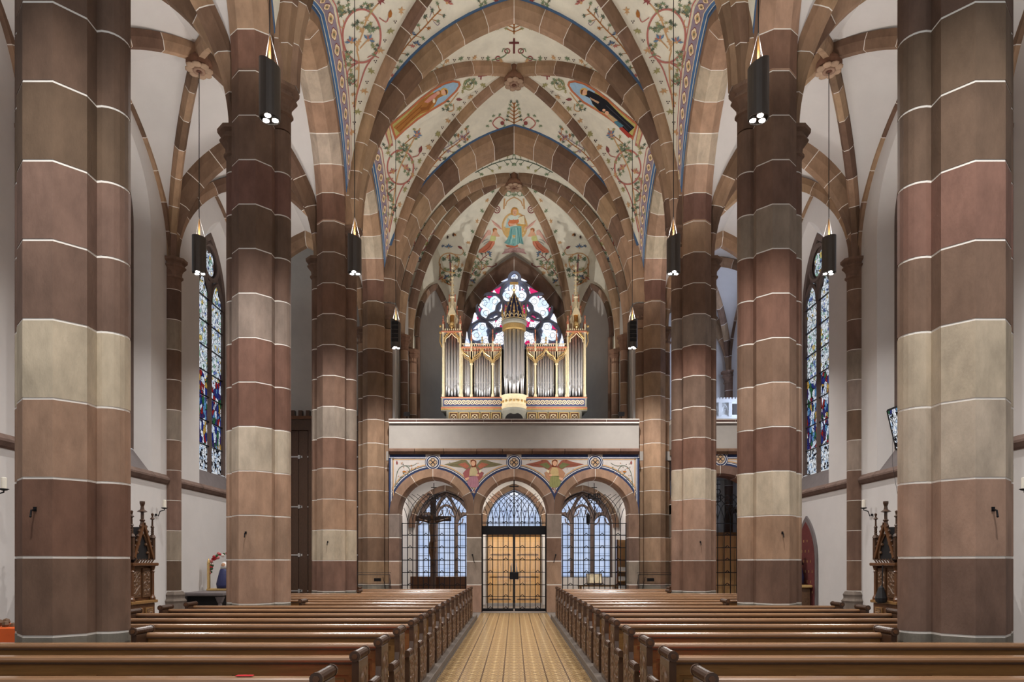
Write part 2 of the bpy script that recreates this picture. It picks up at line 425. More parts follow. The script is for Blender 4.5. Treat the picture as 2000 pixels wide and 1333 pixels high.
def boss(parent, x, y, z, R=.27, hole=True):
    B = thing('vault_boss'); B.parent = parent
    MB().lathe([(.02,.62),(.16,.6),(.17,.3),(.2,.24),(R*.96,.2),(R,.14),(R*.93,.07),(R*.72,.05),(R*.7,.02),(.02,.02)], x, y, z, 20).build('boss_block', STONE, B, srgb(110,80,64,SG), smooth=False)
    pet = MB().ball((0,0,0), .098, 8, 5, .26)
    pm = None
    for i in range(8):
        t = 2*PI*i/8+.2
        if pm is None: pm = pet.build('petal', STONE, B, srgb(150,126,106,SG), smooth=True); o = pm
        else: o = link('petal', pm.data, B, srgb(150,126,106,SG))
        o.location = (x+R*.7*math.cos(t), y+R*.7*math.sin(t), z+.035)
    MB().ring((x,y,z+.02), R*.36, .035, 16, 6, 'z').build('inner_ring', STONE, B, srgb(130,104,88,SG), smooth=True)
    MB().ball((x,y,z+.02), .045, 8, 5, .8).build('knob', STONE, B, srgb(90,60,50,SG), smooth=True)
ZB, ZT = 14.62, 14.35
TRH = {}
for k, y in enumerate(PY):
    for s in (-1, 1):
        wide = k == 3
        h = Half((s*3.6, y+(.12 if wide else 0), 9.4), (0, y+(.12 if wide else 0), ZT), c=-.333); TRH[(k,s)] = h
        prof = TRV if not wide else [(-.45,.4),(-.45,.16),(-.36,0),(.36,0),(.45,.16),(.45,.4)]
        r = rib(ceil_n, h, prof, 1.0, 'transverse_arch', .68)
        hw = .45 if wide else .2
        for q in (-1, 1):
            sweep(h, [(q*hw-.02,.36),(q*hw+.02,.36),(q*hw+.02,.46),(q*hw-.02,.46)], .24, 1, 24).build('painted_edge', BLUE, r)
def Hoff(h, d, sh=Vector((0,0,0))): return lambda t: h.off(t, d)+sh
for k in range(3):
    ya, yb = PY[k], PY[k+1]; mid = (ya+yb)/2
    for s in (-1, 1):
        for e, yy, kk in ((1, ya, k), (-1, yb, k+1)):
            D = Half((s*3.7, yy+e*.16, 9.4), (0, mid, ZB+.1), c=-.2)
            rib(ceil_n, D)
            Wf = Half((s*3.93, yy+e*.1, 9.4), (s*3.93, mid, 12.56), c=-.42)
            web(ceil_n, Hoff(Wf, 0), Hoff(D, .26), VAULT, nw=10)
            h = TRH[(kk, s)]; hw = (.45 if kk == 3 else .2)-.03
            dy = e*hw
            web(ceil_n, Hoff(h, .4, Vector((0,dy,0))), Hoff(D, .26), VAULT)
    boss(ceil_n, 0, mid, ZB-.12)
# side aisles
AX0, AX1, AXM = 4.68, 8.02, 6.36; ZAB = 11.62
for s, cl in ((-1, ceil_l), (1, ceil_r)):
    ks = 4 if s > 0 else 3
    PYX = PY+[25.76]
    for k in range(ks+1 if s > 0 else 4):
        y = PYX[k]
        for xa in (AX0, AX1):
            h = Half((s*xa, y, 8.67), (s*AXM, y, 11.22), c=-.8)
            rib(cl, h, TRV, 1.0, 'transverse_arch', .66)
    for k in range(ks):
        ya, yb = PYX[k], PYX[k+1]; mid = (ya+yb)/2
        for e, yy in ((1, ya), (-1, yb)):
            Ds = {}
            for xa in (AX0, AX1):
                D = Half((s*xa, yy+e*.12, 8.67), (s*AXM, mid, ZAB), c=-.35); Ds[xa] = D
                rib(cl, D, RIB)
                T = Half((s*xa, yy, 8.67), (s*AXM, yy, 11.22), c=-.8)
                web(cl, Hoff(T, .36, Vector((0,e*.17,0))), Hoff(D, .26), PLASTER, rec=False)
                xw, za = (4.58, 12.5) if xa == AX0 else (8.13, 11.5)
                Wf = Half((s*xw, yy+e*.12, 8.67), (s*xw, mid, za), c=-.6)
                web(cl, Hoff(Wf, 0), Hoff(D, .26), PLASTER, rec=False)
                if xa == AX1:
                    rib(cl, Wf, [(-.06,.1),(-.06,-.02),(.06,-.02),(.06,.1)], 1.0, 'wall_rib', .7)
        boss(cl, s*AXM, mid, ZAB-.2, .25)
# unseen slab added over everything to keep sky light from leaking in
MB().box(-9.6, 9.6, -2.5, 27.4, 16, 16.3).build('sky_block_slab', PLASTER, ceil_n)
# ---------------------------------------------------------------- outer aisle walls with window recesses
XW = 8.15
def glass_mat(kind):
    m = bpy.data.materials.new('stained_glass_'+kind); m.use_nodes = True; nt = m.node_tree; N = nt.nodes; L = nt.links
    N.remove(N['Principled BSDF']); out = N['Material Output']
    em = N.new('ShaderNodeEmission'); gl = N.new('ShaderNodeBsdfGlossy'); gl.inputs['Roughness'].default_value = .2
    ad = N.new('ShaderNodeMixShader'); ad.inputs[0].default_value = .04
    L.new(em.outputs[0], ad.inputs[1]); L.new(gl.outputs[0], ad.inputs[2]); L.new(ad.outputs[0], out.inputs[0])
    tc = N.new('ShaderNodeTexCoord'); geo = N.new('ShaderNodeNewGeometry')
    sx = N.new('ShaderNodeSeparateXYZ'); L.new(geo.outputs['Position'], sx.inputs[0])
    def M(op, a, b_=None):
        n = N.new('ShaderNodeMath'); n.operation = op
        for i, v in enumerate((a, b_)):
            if v is None: continue
            if isinstance(v, (int, float)): n.inputs[i].default_value = v
            else: L.new(v, n.inputs[i])
        return n.outputs[0]
    def mix(f, a, bb):
        n = N.new('ShaderNodeMix'); n.data_type = 'RGBA'
        if isinstance(f, (int, float)): n.inputs[0].default_value = f
        else: L.new(f, n.inputs[0])
        for k_, v in ((6, a), (7, bb)):
            if isinstance(v, tuple): n.inputs[k_].default_value = v
            else: L.new(v, n.inputs[k_])
        return n.outputs[2]
    def vor(scale, feat='F1', vec=None):
        v = N.new('ShaderNodeTexVoronoi'); v.feature = feat; v.inputs['Scale'].default_value = scale
        L.new(vec or geo.outputs['Position'], v.inputs['Vector']); return v
    def ramp(src, stops):
        r = N.new('ShaderNodeValToRGB'); r.color_ramp.interpolation = 'CONSTANT'
        for i, (p, c) in enumerate(stops):
            el = r.color_ramp.elements[i] if i < 2 else r.color_ramp.elements.new(p)
            el.position = p; el.color = c
        L.new(src, r.inputs[0]); return r.outputs[0]
    if kind == 'figure':
        mp = N.new('ShaderNodeMapping'); mp.inputs['Scale'].default_value = (1, 1, .55); L.new(geo.outputs['Position'], mp.inputs[0])
        v1 = vor(8.5, 'F1', mp.outputs[0]); sc = N.new('ShaderNodeSeparateColor'); L.new(v1.outputs['Color'], sc.inputs[0])
        fig = ramp(sc.outputs[0], [(0, srgb(34,48,120)), (.2, srgb(140,34,36)), (.3, srgb(44,96,66)), (.42, srgb(226,230,244)), (.58, srgb(60,48,100)), (.68, srgb(186,150,76)), (.76, srgb(90,140,186)), (.88, srgb(210,222,240))])
        v2 = vor(11); s2 = N.new('ShaderNodeSeparateColor'); L.new(v2.outputs['Color'], s2.inputs[0])
        can = ramp(s2.outputs[1], [(0, srgb(236,242,250)), (.55, srgb(196,216,228)), (.75, srgb(150,190,170)), (.84, srgb(216,190,110)), (.91, srgb(110,130,190))])
        v3 = vor(14); s3 = N.new('ShaderNodeSeparateColor'); L.new(v3.outputs['Color'], s3.inputs[0])
        base = ramp(s3.outputs[2], [(0, srgb(240,244,250)), (.5, srgb(20,22,30)), (.72, srgb(190,210,236))])
        z = sx.outputs[2]
        col = mix(M('GREATER_THAN', z, 4.75), base, fig)
        wav = N.new('ShaderNodeTexNoise'); wav.inputs['Scale'].default_value = 2; L.new(geo.outputs['Position'], wav.inputs[0])
        col = mix(M('GREATER_THAN', M('ADD', z, M('MULTIPLY', wav.outputs[0], 1.2)), 7.3), col, can)
        ed = vor(9, 'DISTANCE_TO_EDGE'); col = mix(M('LESS_THAN', ed.outputs[0], .035), col, (.004,.004,.006,1))
        e2 = vor(8.5, 'DISTANCE_TO_EDGE', mp.outputs[0]); col = mix(M('LESS_THAN', e2.outputs[0], .03), col, (.004,.004,.006,1))
        st = .85
    elif kind == 'rose':
        oi = N.new('ShaderNodeObjectInfo')
        v1 = vor(5); s1 = N.new('ShaderNodeSeparateColor'); L.new(v1.outputs['Color'], s1.inputs[0])
        col = mix(M('GREATER_THAN', s1.outputs[0], .55), srgb(244,248,255), oi.outputs['Color'])
        ed = vor(5, 'DISTANCE_TO_EDGE'); col = mix(M('LESS_THAN', ed.outputs[0], .012), col, srgb(96,110,140))
        st = 1.35
    else:                                  # 'clear': leaded pale blue quarries
        nz = N.new('ShaderNodeTexNoise'); nz.inputs['Scale'].default_value = 1.3; L.new(geo.outputs['Position'], nz.inputs[0])
        col = mix(nz.outputs[0], srgb(150,180,232), srgb(232,240,255))
        for ax, per, w in ((0, .17, .05), (2, .26, .035)):
            fr = M('FRACT', M('DIVIDE', sx.outputs[ax], per)); col = mix(M('LESS_THAN', fr, w), col, srgb(70,84,110))
        st = .95
    L.new(col, em.inputs[0]); em.inputs[1].default_value = st*GLASS
    return m
GFIG = glass_mat('figure'); GROSE = glass_mat('rose'); GCLR = glass_mat('clear'); GBRIGHT = glass_mat('clear'); GBRIGHT.name = 'bright_clear_glass'
for _q in GBRIGHT.node_tree.nodes:
    if _q.type == 'EMISSION': _q.inputs[1].default_value = 5
WREC, WSH = .26, .32
def aisle_window(par, s, yc):
    X0 = s*(XW+WREC); d = s
    F = lambda u, z, x=X0: Vector((x, u, z))
    S, sill, zs, H = .95, 4.0, 8.95, 1.7
    ol = outline(yc, S, sill, zs, H, 12)
    # stone jamb following the opening
    jb = MB(); inner = outline(yc, S-.16, sill+.02, zs, H-.2, 12)
    loft(jb, [F(u, z, X0-d*.02) for u, z in ol], [F(u, z, X0-d*.02) for u, z in inner]); loft(jb, [F(u, z, X0-d*.02) for u, z in inner], [F(u, z, X0+d*.14) for u, z in inner])
    jb.build('jamb', DARKSTONE, par)
    # mullion, heads and tracery circle
    mu = MB().prism([(X0-d*.03, yc-.025), (X0-d*.03, yc+.025), (X0+d*.05, yc+.085), (X0+d*.05, yc-.085)], sill, 9.3)
    mu.build('mullion', DARKSTONE, par)
    tr = MB()
    for c in (-1, 1):
        ap = arch_pts(yc+c*.42, .4, 8.75, .62, 8); tr.tube([(X0, u, z) for u, z in ap], .055, 5)
    tr.ring((X0, yc, 9.82), .47, .06, 24, 5, 'x'); tr.build('tracery', DARKSTONE, par)
    tb = MB(); bp = outline(yc, S-.12, 8.75, zs, H-.15, 12); tb.prismX(bp, X0+d*.075, X0+d*.13); tb.build('tracery_ground', DARKSTONE, par)
    for t in range(4):
        a = PI/2*t+PI/4
        MB().disc((X0+d*.05, yc+.2*math.cos(a), 9.82+.2*math.sin(a)), .17, d*.02, 12, 'x').build('glass_roundel', GFIG, par)
    for c in (-1, 1):
        MB().disc((X0+d*.05, yc+c*.52, 9.28), .12, d*.02, 8, 'x').build('glass_roundel', GFIG, par)
    nP = 7; zz = [4.04+i*(8.75-4.04)/nP for i in range(nP+1)]
    for c in (-1, 1):
        for i in range(nP):
            a, b = sorted((yc+c*.06, yc+c*.79))
            MB().box(X0+d*.05, X0+d*.065, a, b, zz[i]+.01, zz[i+1]-.01).build('glass_panel', GFIG, par)
        hd = [(yc+c*.06, 8.75), (yc+c*.79, 8.75), (yc+c*.76, 9.0), (yc+c*.62, 9.12), (yc+c*.56, 9.3), (yc+c*.42, 9.42), (yc+c*.3, 9.3), (yc+c*.24, 9.12), (yc+c*.1, 9.0)]
        MB().prismX(hd, X0+d*.05, X0+d*.07).build('glass_panel', GFIG, par)
        for z in zz[1:]:
            MB().box(min(X0,X0+d*.04), max(X0,X0+d*.04), min(yc+c*.06,yc+c*.79), max(yc+c*.06,yc+c*.79), z-.012, z+.012).build('saddle_bar', IRON, par)
for s, nm in ((-1,'left'),(1,'right')):
    wl = thing('wall_'+nm, kind='structure')
    f = lambda u, z: Vector((s*XW, u, z))
    bays = [-2.98, 1.81]+PY+([25.76] if s > 0 else [])
    wn = 0
    for a, b in zip(bays, bays[1:]):
        yc = (a+b)/2+WSH; mb = MB()
        wall_open(mb, f, a, b, 0, 16, yc, 1.22, 3.5, 8.95, 2.0, 12)
        o = outline(yc, 1.22, 3.5, 8.95, 2.0, 12); i_ = outline(yc, .95, 4.0, 8.95, 1.7, 12)
        A = [f(u, z) for u, z in o]; B = [Vector((s*(XW+WREC), u, z)) for u, z in i_]
        loft(mb, A, B); mb.build('plaster', PLASTER, wl)
        MB().add([A[0], A[-1], B[-1], B[0]], [(0,1,2,3)]).build('sloping_sill', SILL, wl)
        q = MB().add([v+Vector((-s*.004,0,.004)) for v in (A[0], A[-1], B[-1], B[0])], [(0,1,2,3)])
        # string course under the sills
        for y0, y1 in ((a+.2, yc-1.2), (yc-1.2, yc), (yc, yc+1.2), (yc+1.2, b-.2)):
            pr = [(s*(XW+.02), 3.32), (s*(XW-.05), 3.36), (s*(XW-.1), 3.43), (s*(XW-.1), 3.47), (s*(XW-.01), 3.56), (s*(XW+.02), 3.56)]
            n = len(pr); MB().add([(x, y0+.006, z) for x, z in pr]+[(x, y1-.006, z) for x, z in pr], MB.rings(n, 2)).build('string_course', STONE, wl, srgb(104,86,78,SG))
        wn += 1
        if s > 0 and a > 20:
            w = MB().prismX(i_, s*(XW+WREC+.01), s*(XW+WREC+.03)).build('window_%d' % (wn+10), GBRIGHT); tag(w, kind='structure')
        elif b > 9:
            w = thing('window_%d' % (wn if s < 0 else wn+10), kind='structure')
            w.location = (s*(XW+WREC), yc, 4.0)
            aisle_window(w, s, yc)
        else:
            w = MB().prismX(i_, s*(XW+WREC+.01), s*(XW+WREC+.03)).build('window_%d' % (wn if s < 0 else wn+10), GFIG); tag(w, kind='structure')
    # wall shafts
    for k, y in enumerate(PY+([25.6] if s > 0 else [])):
        sh = thing('wall_shaft'); sh.parent = wl
        cx = s*(XW-.1); pr = [(cx+s*.14, y-.17), (cx+s*.03, y-.17)]+[(cx-s*(-.0+.15*math.cos(math.radians(q))), y+.15*math.sin(math.radians(q))) for q in range(-80, 81, 16)]+[(cx+s*.03, y+.17), (cx+s*.14, y+.17)]
        for i in range(11):
            MB().prism(pr, COURSE[i]+.009, COURSE[i+1]-.009).build('stone', STONE, sh, stc(random.choice('kkdgk')))
        MB().prism(shrink(pr, .006), .7, 8.6).build('mortar', MORTAR, sh)
        capital(8.67, cx, y, .95).build('capital', STONE, sh, srgb(116,92,78,SG))
        MB().lathe([(.1,0),(.27,0),(.27,.36),(.25,.4),(.25,.55),(.27,.6),(.22,.66),(.22,.7),(.235,.75),(.19,.82),(.1,.84)], cx, y, 0, 8, oct=True).build('shaft_base', STONE, sh, srgb(104,94,86,SG))
# ================================================================ WEST END: gallery wall, gates, vestibule, organ bay
wb = thing('wall_gallery', kind='structure')
SPR = 2.97
BC = lambda: stc(random.choice('bktkbg'), 6)
def gallery_front(par, u0, u1, arches, piers, ztop=4.76):
    # piers: (x0, x1); arches: (cx, S, H)
    for x0, x1 in piers:
        for a, b in ((0,.84),(.84,1.55),(1.55,2.26),(2.26,2.97)):
            MB().cbox(x0+.002, x1-.002, YW, YW+.6, a+(.009 if a else 0), b-.009, .012).build('stone', STONE, par, BC())
        MB().box(x0+.008, x1-.008, YW+.006, YW+.59, 0, 2.97).build('mortar', MORTAR, par)
    lims = []
    for i, (cx, S, H) in enumerate(arches):
        lo = u0 if i == 0 else (arches[i-1][0]+arches[i-1][1]+cx-S)/2
        hi = u1 if i == len(arches)-1 else (cx+S+arches[i+1][0]-arches[i+1][1])/2
        ar = thing('gallery_arch'); ar.parent = par
        c = (S*S-H*H)/(2*S)/S
        for e in (-1, 1):
            h = Half((cx+e*S, YW+.3, SPR), (cx, YW+.3, SPR+H), c=c)
            stone_arch(ar, h, [(-.3,.3),(-.3,.06),(-.24,0),(.24,0),(.3,.06),(.3,.3)], .48, .016, cols='kbtkb', clampx=(lo+.004, hi-.004), sub=4)
        mb = MB(); S2 = min(S+.27, cx-lo-.01, hi-cx-.01)
        wall_open(mb, lambda u, z: Vector((u, YW+.012, z)), lo, hi, SPR, ztop, cx, S2, SPR, SPR, H+.27, 14)
        mb.build('spandrel', SPAND, par); lims.append((lo, hi))
    # string course stones, parapet, coping stones
    x = u0; i = 0
    while x < u1-.05:
        l = min(.88+.1*((i*7) % 3-1), u1-x)
        MB().prismX([(YW+.5,4.76),(YW-.03,4.76),(YW-.1,4.84),(YW-.1,4.9),(YW-.04,4.935),(YW+.5,4.935)], x+.006, x+l-.006).build('string_stone', STONE, par, stc('k',6)); x += l; i += 1
    MB().box(u0, u1, YW+.03, YW+.4, 4.93, 5.69).build('parapet', GREYPL, par)
    x = u0; i = 0
    while x < u1-.05:
        l = min(.95+.12*((i*5) % 3-1), u1-x)
        MB().prismX([(YW+.48,5.68),(YW+.0,5.68),(YW-.05,5.74),(YW-.05,5.79),(YW+.03,5.84),(YW+.48,5.84)], x+.004, x+l-.004).build('coping_stone', STONE, par, srgb(84,62,56,SG)); x += l; i += 1
    MB().box(u0, u1, YW-.04, YW+.47, 5.69, 5.82).build('mortar', MORTAR, par)
SPAND = mat('spandrel_ground', srgb(204,196,190), .9, noise=.06, nscale=5, spec=.2)
NAVE_A = [(-2.44, 1.005, 1.06), (0, .985, 1.06), (2.44, 1.005, 1.06)]
gallery_front(wb, -3.76, 3.76, NAVE_A, [(-3.76,-3.445),(-1.43,-.985),(.985,1.43),(3.445,3.76)])
wr = thing('wall_gallery_right', kind='structure')
AIS_A = [(6.2, 1.2, 1.16)]
gallery_front(wr, 4.74, 8.13, AIS_A, [(4.74,5.0),(7.4,8.13)])
# gallery floor and vestibule shell
gf = MB().box(-3.9, 3.9, YW+.3, 25.9, 4.62, 4.9).box(3.9, 8.3, YW+.3, 25.9, 4.62, 4.9).build('floor', GREYPL); tag(gf, kind='structure')
vw = thing('wall_vestibule', kind='structure')
YV = 24.3
for s in (-1, 1): MB().box(s*3.75, s*3.95, YW+.5, 25.9, 0, 4.7).build('plaster', PLASTER, vw)
f = lambda u, z: Vector((u, YV, z))
WS = (1.08, .98, 2.75, 1.3)                # vestibule windows: half width, sill, spring, rise
for cx, S, sill, zs, H, lo, hi in ((-2.44, *WS, -3.9, -1.25), (0, 1.0, 0, 2.75, 1.35, -1.25, 1.25), (2.44, *WS, 1.25, 3.9)):
    mb = MB(); wall_open(mb, f, lo, hi, 0, 4.7, cx, S, sill, zs, H, 12)
    o = outline(cx, S, sill, zs, H, 12); loft(mb, [f(u, z) for u, z in o], [Vector((u, YV+.35, z)) for u, z in o])
    mb.build('plaster', PLASTER, vw)
    for e in (-1, 1):
        h = Half((cx+e*S, YV-.02, zs), (cx, YV-.02, zs+H), c=(S*S-H*H)/(2*S)/S)
        hood = thing('window_arch'); hood.parent = vw
        stone_arch(hood, h, [(-.1,.2),(-.1,.05),(-.04,0),(.14,0),(.14,.2)], .5, .014, cols='kd')
def vest_window(n, cx):
    S, sill, zs, H = WS; w = thing('window_%d' % n, kind='structure'); w.location = (cx, YV+.3, sill)
    Y0 = YV+.22; lw = 2*S/3
    for i in range(3):
        a = cx-S+i*lw; nz = 5; top = 2.85 if i != 1 else 3.15
        zz = [sill+.02+j*(top-sill)/nz for j in range(nz+1)]
        for j in range(nz):
            MB().box(a+.07, a+lw-.07, Y0, Y0+.012, zz[j]+.008, zz[j+1]-.008).build('glass_panel', GCLR, w)
            MB().box(a+.05, a+lw-.05, Y0-.02, Y0, zz[j+1]-.008, zz[j+1]+.008).build('saddle_bar', IRON, w)
        hd = arch_pts(a+lw/2, lw/2-.07, top, .34, 6); MB().prismY(hd, Y0, Y0+.012).build('glass_panel', GCLR, w)
        t = MB().tube([(u, Y0-.03, z) for u, z in arch_pts(a+lw/2, lw/2-.02, top, .42, 8)], .05, 5)
        for e in (-1, 1): t.tube([(a+lw/2+e*(lw/2-.05), Y0-.03, top-.02), (a+lw/2+e*.14, Y0-.03, top+.1), (a+lw/2+e*.11, Y0-.03, top+.24)], .028, 4)
        t.build('tracery', DARKSTONE, w)
    for i in range(4):
        x = cx-S+i*lw; MB().cbox(x-.065, x+.065, Y0-.08, Y0+.06, sill, 3.0, .02).build('mullion', DARKSTONE, w)
    # tracery field: glazed eyes over the side lights and a pointed one over the middle
    for e in (-1, 1):
        ec = (cx+e*.62, Y0, 3.42)
        MB().disc(ec, .14, .012, 12).disc((cx+e*.52, Y0, 3.62), .11, .012, 10).build('glass_eye', GCLR, w)
        MB().prismY([(cx+e*.2, 3.86), (cx+e*.52, 3.66), (cx+e*.42, 3.4), (cx+e*.36, 3.3)], Y0+.002, Y0+.014).build('glass_eye', GCLR, w)
        MB().tube([(cx+e*lw/2, Y0-.03, 2.9), (cx+e*.42, Y0-.03, 3.3), (cx+e*.22, Y0-.03, 3.7), (cx, Y0-.03, 3.98)], .05, 5).tube([(cx+e*(S-.02), Y0-.03, 2.85), (cx+e*.85, Y0-.03, 3.3), (cx+e*.45, Y0-.03, 3.8), (cx, Y0-.03, 4.04)], .05, 5).tube([(cx+e*.38, Y0-.03, 3.1), (cx+e*.62, Y0-.03, 3.3), (cx+e*.8, Y0-.03, 3.2)], .04, 5).build('tracery', DARKSTONE, w)
    MB().prismY([(cx-.26, 3.42), (cx-.14, 3.36), (cx, 3.48), (cx+.14, 3.36), (cx+.26, 3.42), (cx+.16, 3.66), (cx, 3.88), (cx-.16, 3.66)], Y0+.002, Y0+.014).build('glass_eye', GCLR, w)
    MB().prismY([(u, z) for u, z in outline(cx, S, 2.8, zs, H, 10)], Y0+.02, Y0+.06).build('tracery_ground', DARKSTONE, w)
vest_window(21, -2.44); vest_window(22, 2.44)
# doorway: oak double door behind glass leaves, glazed tympanum above the dark transom
dr = thing('door_1', kind='structure'); dr.location = (0, YV, 0)
for e in (-1, 1):
    lf = MB().box(min(e*.01,e*.97), max(e*.01,e*.97), YV+.22, YV+.27, .06, 2.55).build('door_leaf', WOODO, dr)
    for z0, z1 in ((.2,.85),(1.0,1.65),(1.8,2.45)):
        MB().cbox(min(e*.13,e*.85), max(e*.13,e*.85), YV+.195, YV+.222, z0, z1, .018).build('door_panel', WOODO, lf)
        MB().box(min(e*.1,e*.88), max(e*.1,e*.88), YV+.213, YV+.222, z0-.03, z0-.012).build('panel_groove', WOODD, lf)
    MB().tube([(e*.08, YV+.16, 1.0), (e*.08, YV+.16, 1.5)], .012, 6).build('door_handle', STEEL, lf)
MB().box(-.98, .98, YV+.1, YV+.24, 2.55, 2.8).build('transom', BLACK, dr)
MB().box(-1.0, 1.0, YV+.2, YV+.32, -.004, .06).build('threshold', STEEL, dr)
ty = outline(0, .94, 2.82, 2.84, 1.2, 12)
MB().prismY(ty, YV+.2, YV+.215).build('tympanum_glass', GCLR, dr)
tb = MB()
for i in range(-3, 4): tb.box(i*.26-.012, i*.26+.012, YV+.18, YV+.2, 2.8, 4.0-abs(i)*.2)
tb.build('tympanum_bars', IRON, dr)
fle = MB()
for i in range(-3, 3):
    for j in range(5):
        z = 2.95+j*.2; x = i*.26+.13
        if abs(x) < .85-.16*j:
            fle.box(x-.012, x+.012, YV+.186, YV+.198, z-.05, z+.05).box(x-.045, x+.045, YV+.186, YV+.198, z-.012, z+.012)
fle.build('painted_crosses', OBLUE, dr)
GLASSM = bpy.data.materials.new('clear_door_glass'); GLASSM.use_nodes = True
_n = GLASSM.node_tree; _n.nodes.remove(_n.nodes['Principled BSDF'])
_t = _n.nodes.new('ShaderNodeBsdfTransparent'); _g = _n.nodes.new('ShaderNodeBsdfGlossy'); _g.inputs['Roughness'].default_value = .02; _m = _n.nodes.new('ShaderNodeMixShader'); _m.inputs[0].default_value = .08
_n.links.new(_t.outputs[0], _m.inputs[1]); _n.links.new(_g.outputs[0], _m.inputs[2]); _n.links.new(_m.outputs[0], _n.nodes['Material Output'].inputs[0])
gdoor = thing('glass_door', 'frameless glass double door in front of the oak entrance door', 'door', (0, 23.0, 0))
for e in (-1, 1):
    g = MB().box(min(e*.012,e*.93), max(e*.012,e*.93), 23.0, 23.012, .03, 2.62).build('glass_leaf', GLASSM, gdoor)
    MB().box(min(e*.012,e*.93), max(e*.012,e*.93), 22.985, 23.025, .03, .12).build('bottom_rail', STEEL, g)
    MB().box(min(e*.93,e*.96), max(e*.93,e*.96), 22.98, 23.03, 0, 2.7).build('side_post', STEEL, gdoor)
    MB().tube([(e*.1, 22.95, .9), (e*.1, 22.95, 1.35)], .012, 6).build('pull_handle', STEEL, g)
MB().box(-.96, .96, 22.98, 23.03, 2.62, 2.7).build('head_rail', STEEL, gdoor)
# vestibule ceiling lamp
vl = thing('ceiling_lamp', 'small round ceiling lamp lighting the oak entrance door', 'lamp', (0, 22.3, 4.62))
MB().lathe([(.02,0),(.16,0),(.17,-.06),(.12,-.1),(.02,-.11)], 0, 22.3, 4.62, 16).build('glass_bowl', BULB, vl)
def spot(name, loc, energy, rot=(0,0,0), size=math.radians(120), blend=.8, col=(1,.9,.76), radius=.1, parent=None):
    l = bpy.data.lights.new(name, 'SPOT'); l.energy = energy; l.spot_size = size; l.spot_blend = blend; l.color = col; l.shadow_soft_size = radius
    o = bpy.data.objects.new(name, l); COL.objects.link(o)
    if parent is not None: o.parent = parent; o.location = Vector(loc)-org(parent)
    else: o.location = loc
    o.rotation_euler = rot; return o
spot('lamp_light', (0, 22.3, 4.45), 420, (math.radians(32), 0, 0), math.radians(130), 1, (1,.88,.72), .15, vl)
for s, sd in ((-1,'left'),(1,'right')):  # extra lamps, unseen, added to brighten the side bays of the vestibule
    v2 = thing('ceiling_lamp', 'added unseen ceiling lamp brightening the vestibule behind the %s gate, above the arch' % sd, 'lamp', (s*2.44, 22.7, 4.62))
    MB().lathe([(.02,0),(.16,0),(.17,-.06),(.12,-.1),(.02,-.11)], s*2.44, 22.7, 4.62, 16).build('glass_bowl', BULB, v2)
    spot('lamp_light', (s*2.44, 22.7, 4.44), 150, (0, 0, 0), math.radians(170), .6, (1,.9,.78), .15, v2)
# ---------------------------------------------------------------- iron gates
def stroke(mb, pts, Y, w=.016): mb.tube([(x, Y, z) for x, z in pts], w, 4)
def chevron(mb, x, z, Y): mb.tube([(x-.075, Y, z-.005), (x, Y, z+.065), (x+.075, Y, z-.005)], .016, 4)
CHEV = []
def chev(x, z, Y, par):
    if not CHEV:
        mb = MB(); chevron(mb, 0, 0, 0); o = mb.build('chevron', IRON, None); o.parent = par; CHEV.append(o.data)
    else: o = link('chevron', CHEV[0], par)
    o.location = Vector((x, Y, z))-org(par)
def lattice(mb, cx, S, zs, H, Y, z0, xs, m=.07):
    c = (S*S-H*H)/(2*S); R = S-c-m
    inside = lambda x, z: (z <= zs and abs(x-cx) < S-m) or (math.hypot(abs(x-cx)-c, z-zs) < R and abs(x-cx) < S-m)
    for x in xs:
        for e in (-1, 1):
            pts = []; Rr = .95
            for i in range(40):
                th = i*.035; px, pz = x+e*Rr*(1-math.cos(th)), z0+Rr*1.05*math.sin(th)
                if not inside(px, pz): break
                if abs(px-x) > .5: break
                pts.append((px, pz))
            if len(pts) > 2:
                q = pts[-1]; d = (q[0]-pts[-2][0], q[1]-pts[-2][1]); pts.append((q[0]+d[0]*1.2, q[1]+d[1]*1.2)); stroke(mb, pts, Y, .011)
def side_gate(label, cx, S, H, letters, n=12, Y=YW+.28):
    g = thing('iron_gate', label, 'gate', (cx, Y, 0)); st = 2*(S-.04)/n; xs = [cx-S+.04+i*st for i in range(n+1)]
    for x in xs: MB().tube([(x, Y, .02), (x, Y, 2.72)], .016 if x not in (xs[0], xs[-1]) else .02, 4).build('bar', IRON, g)
    for i, z in enumerate((.1, .45, .82, 1.2, 1.58, 1.96, 2.34, 2.7)):
        MB().box(cx-S+.03, cx+S-.03, Y-.006, Y+.006, z-.012, z+.012).build('rail', IRON, g)
        if 0 < i < 7:
            for j in range(4): chev(xs[2+3*j-1]+st/2, z, Y-.012, g)
    mb = MB(); lattice(mb, cx, S, SPR, H, Y, 2.7, xs[1:-1]); mb.build('arched_lattice', IRON, g)
    MB().tube([(cx, Y, 2.7), (cx, Y, SPR+H-.1)], .014, 4).box(cx-.085, cx+.085, Y-.01, Y+.01, SPR+H-.25, SPR+H-.225).build('cross', IRON, g)
    mb = MB()
    for pts in letters: stroke(mb, [(cx+a, SPR+H+b) for a, b in pts], Y-.015, .02)
    mb.build('monogram', IRON, g)
    return g
LTA = [[(-.2,-.46),(-.17,-.42),(-.12,-.44),(-.1,-.44)], [(-.09,-.44),(-.2,-.67)], [(-.06,-.43),(-.05,-.64)], [(.06,-.43),(.06,-.66)], [(.06,-.46),(.12,-.41),(.17,-.45)], [(.12,-.44),(.12,-.62)], [(-.07,-.57),(.1,-.57)]]
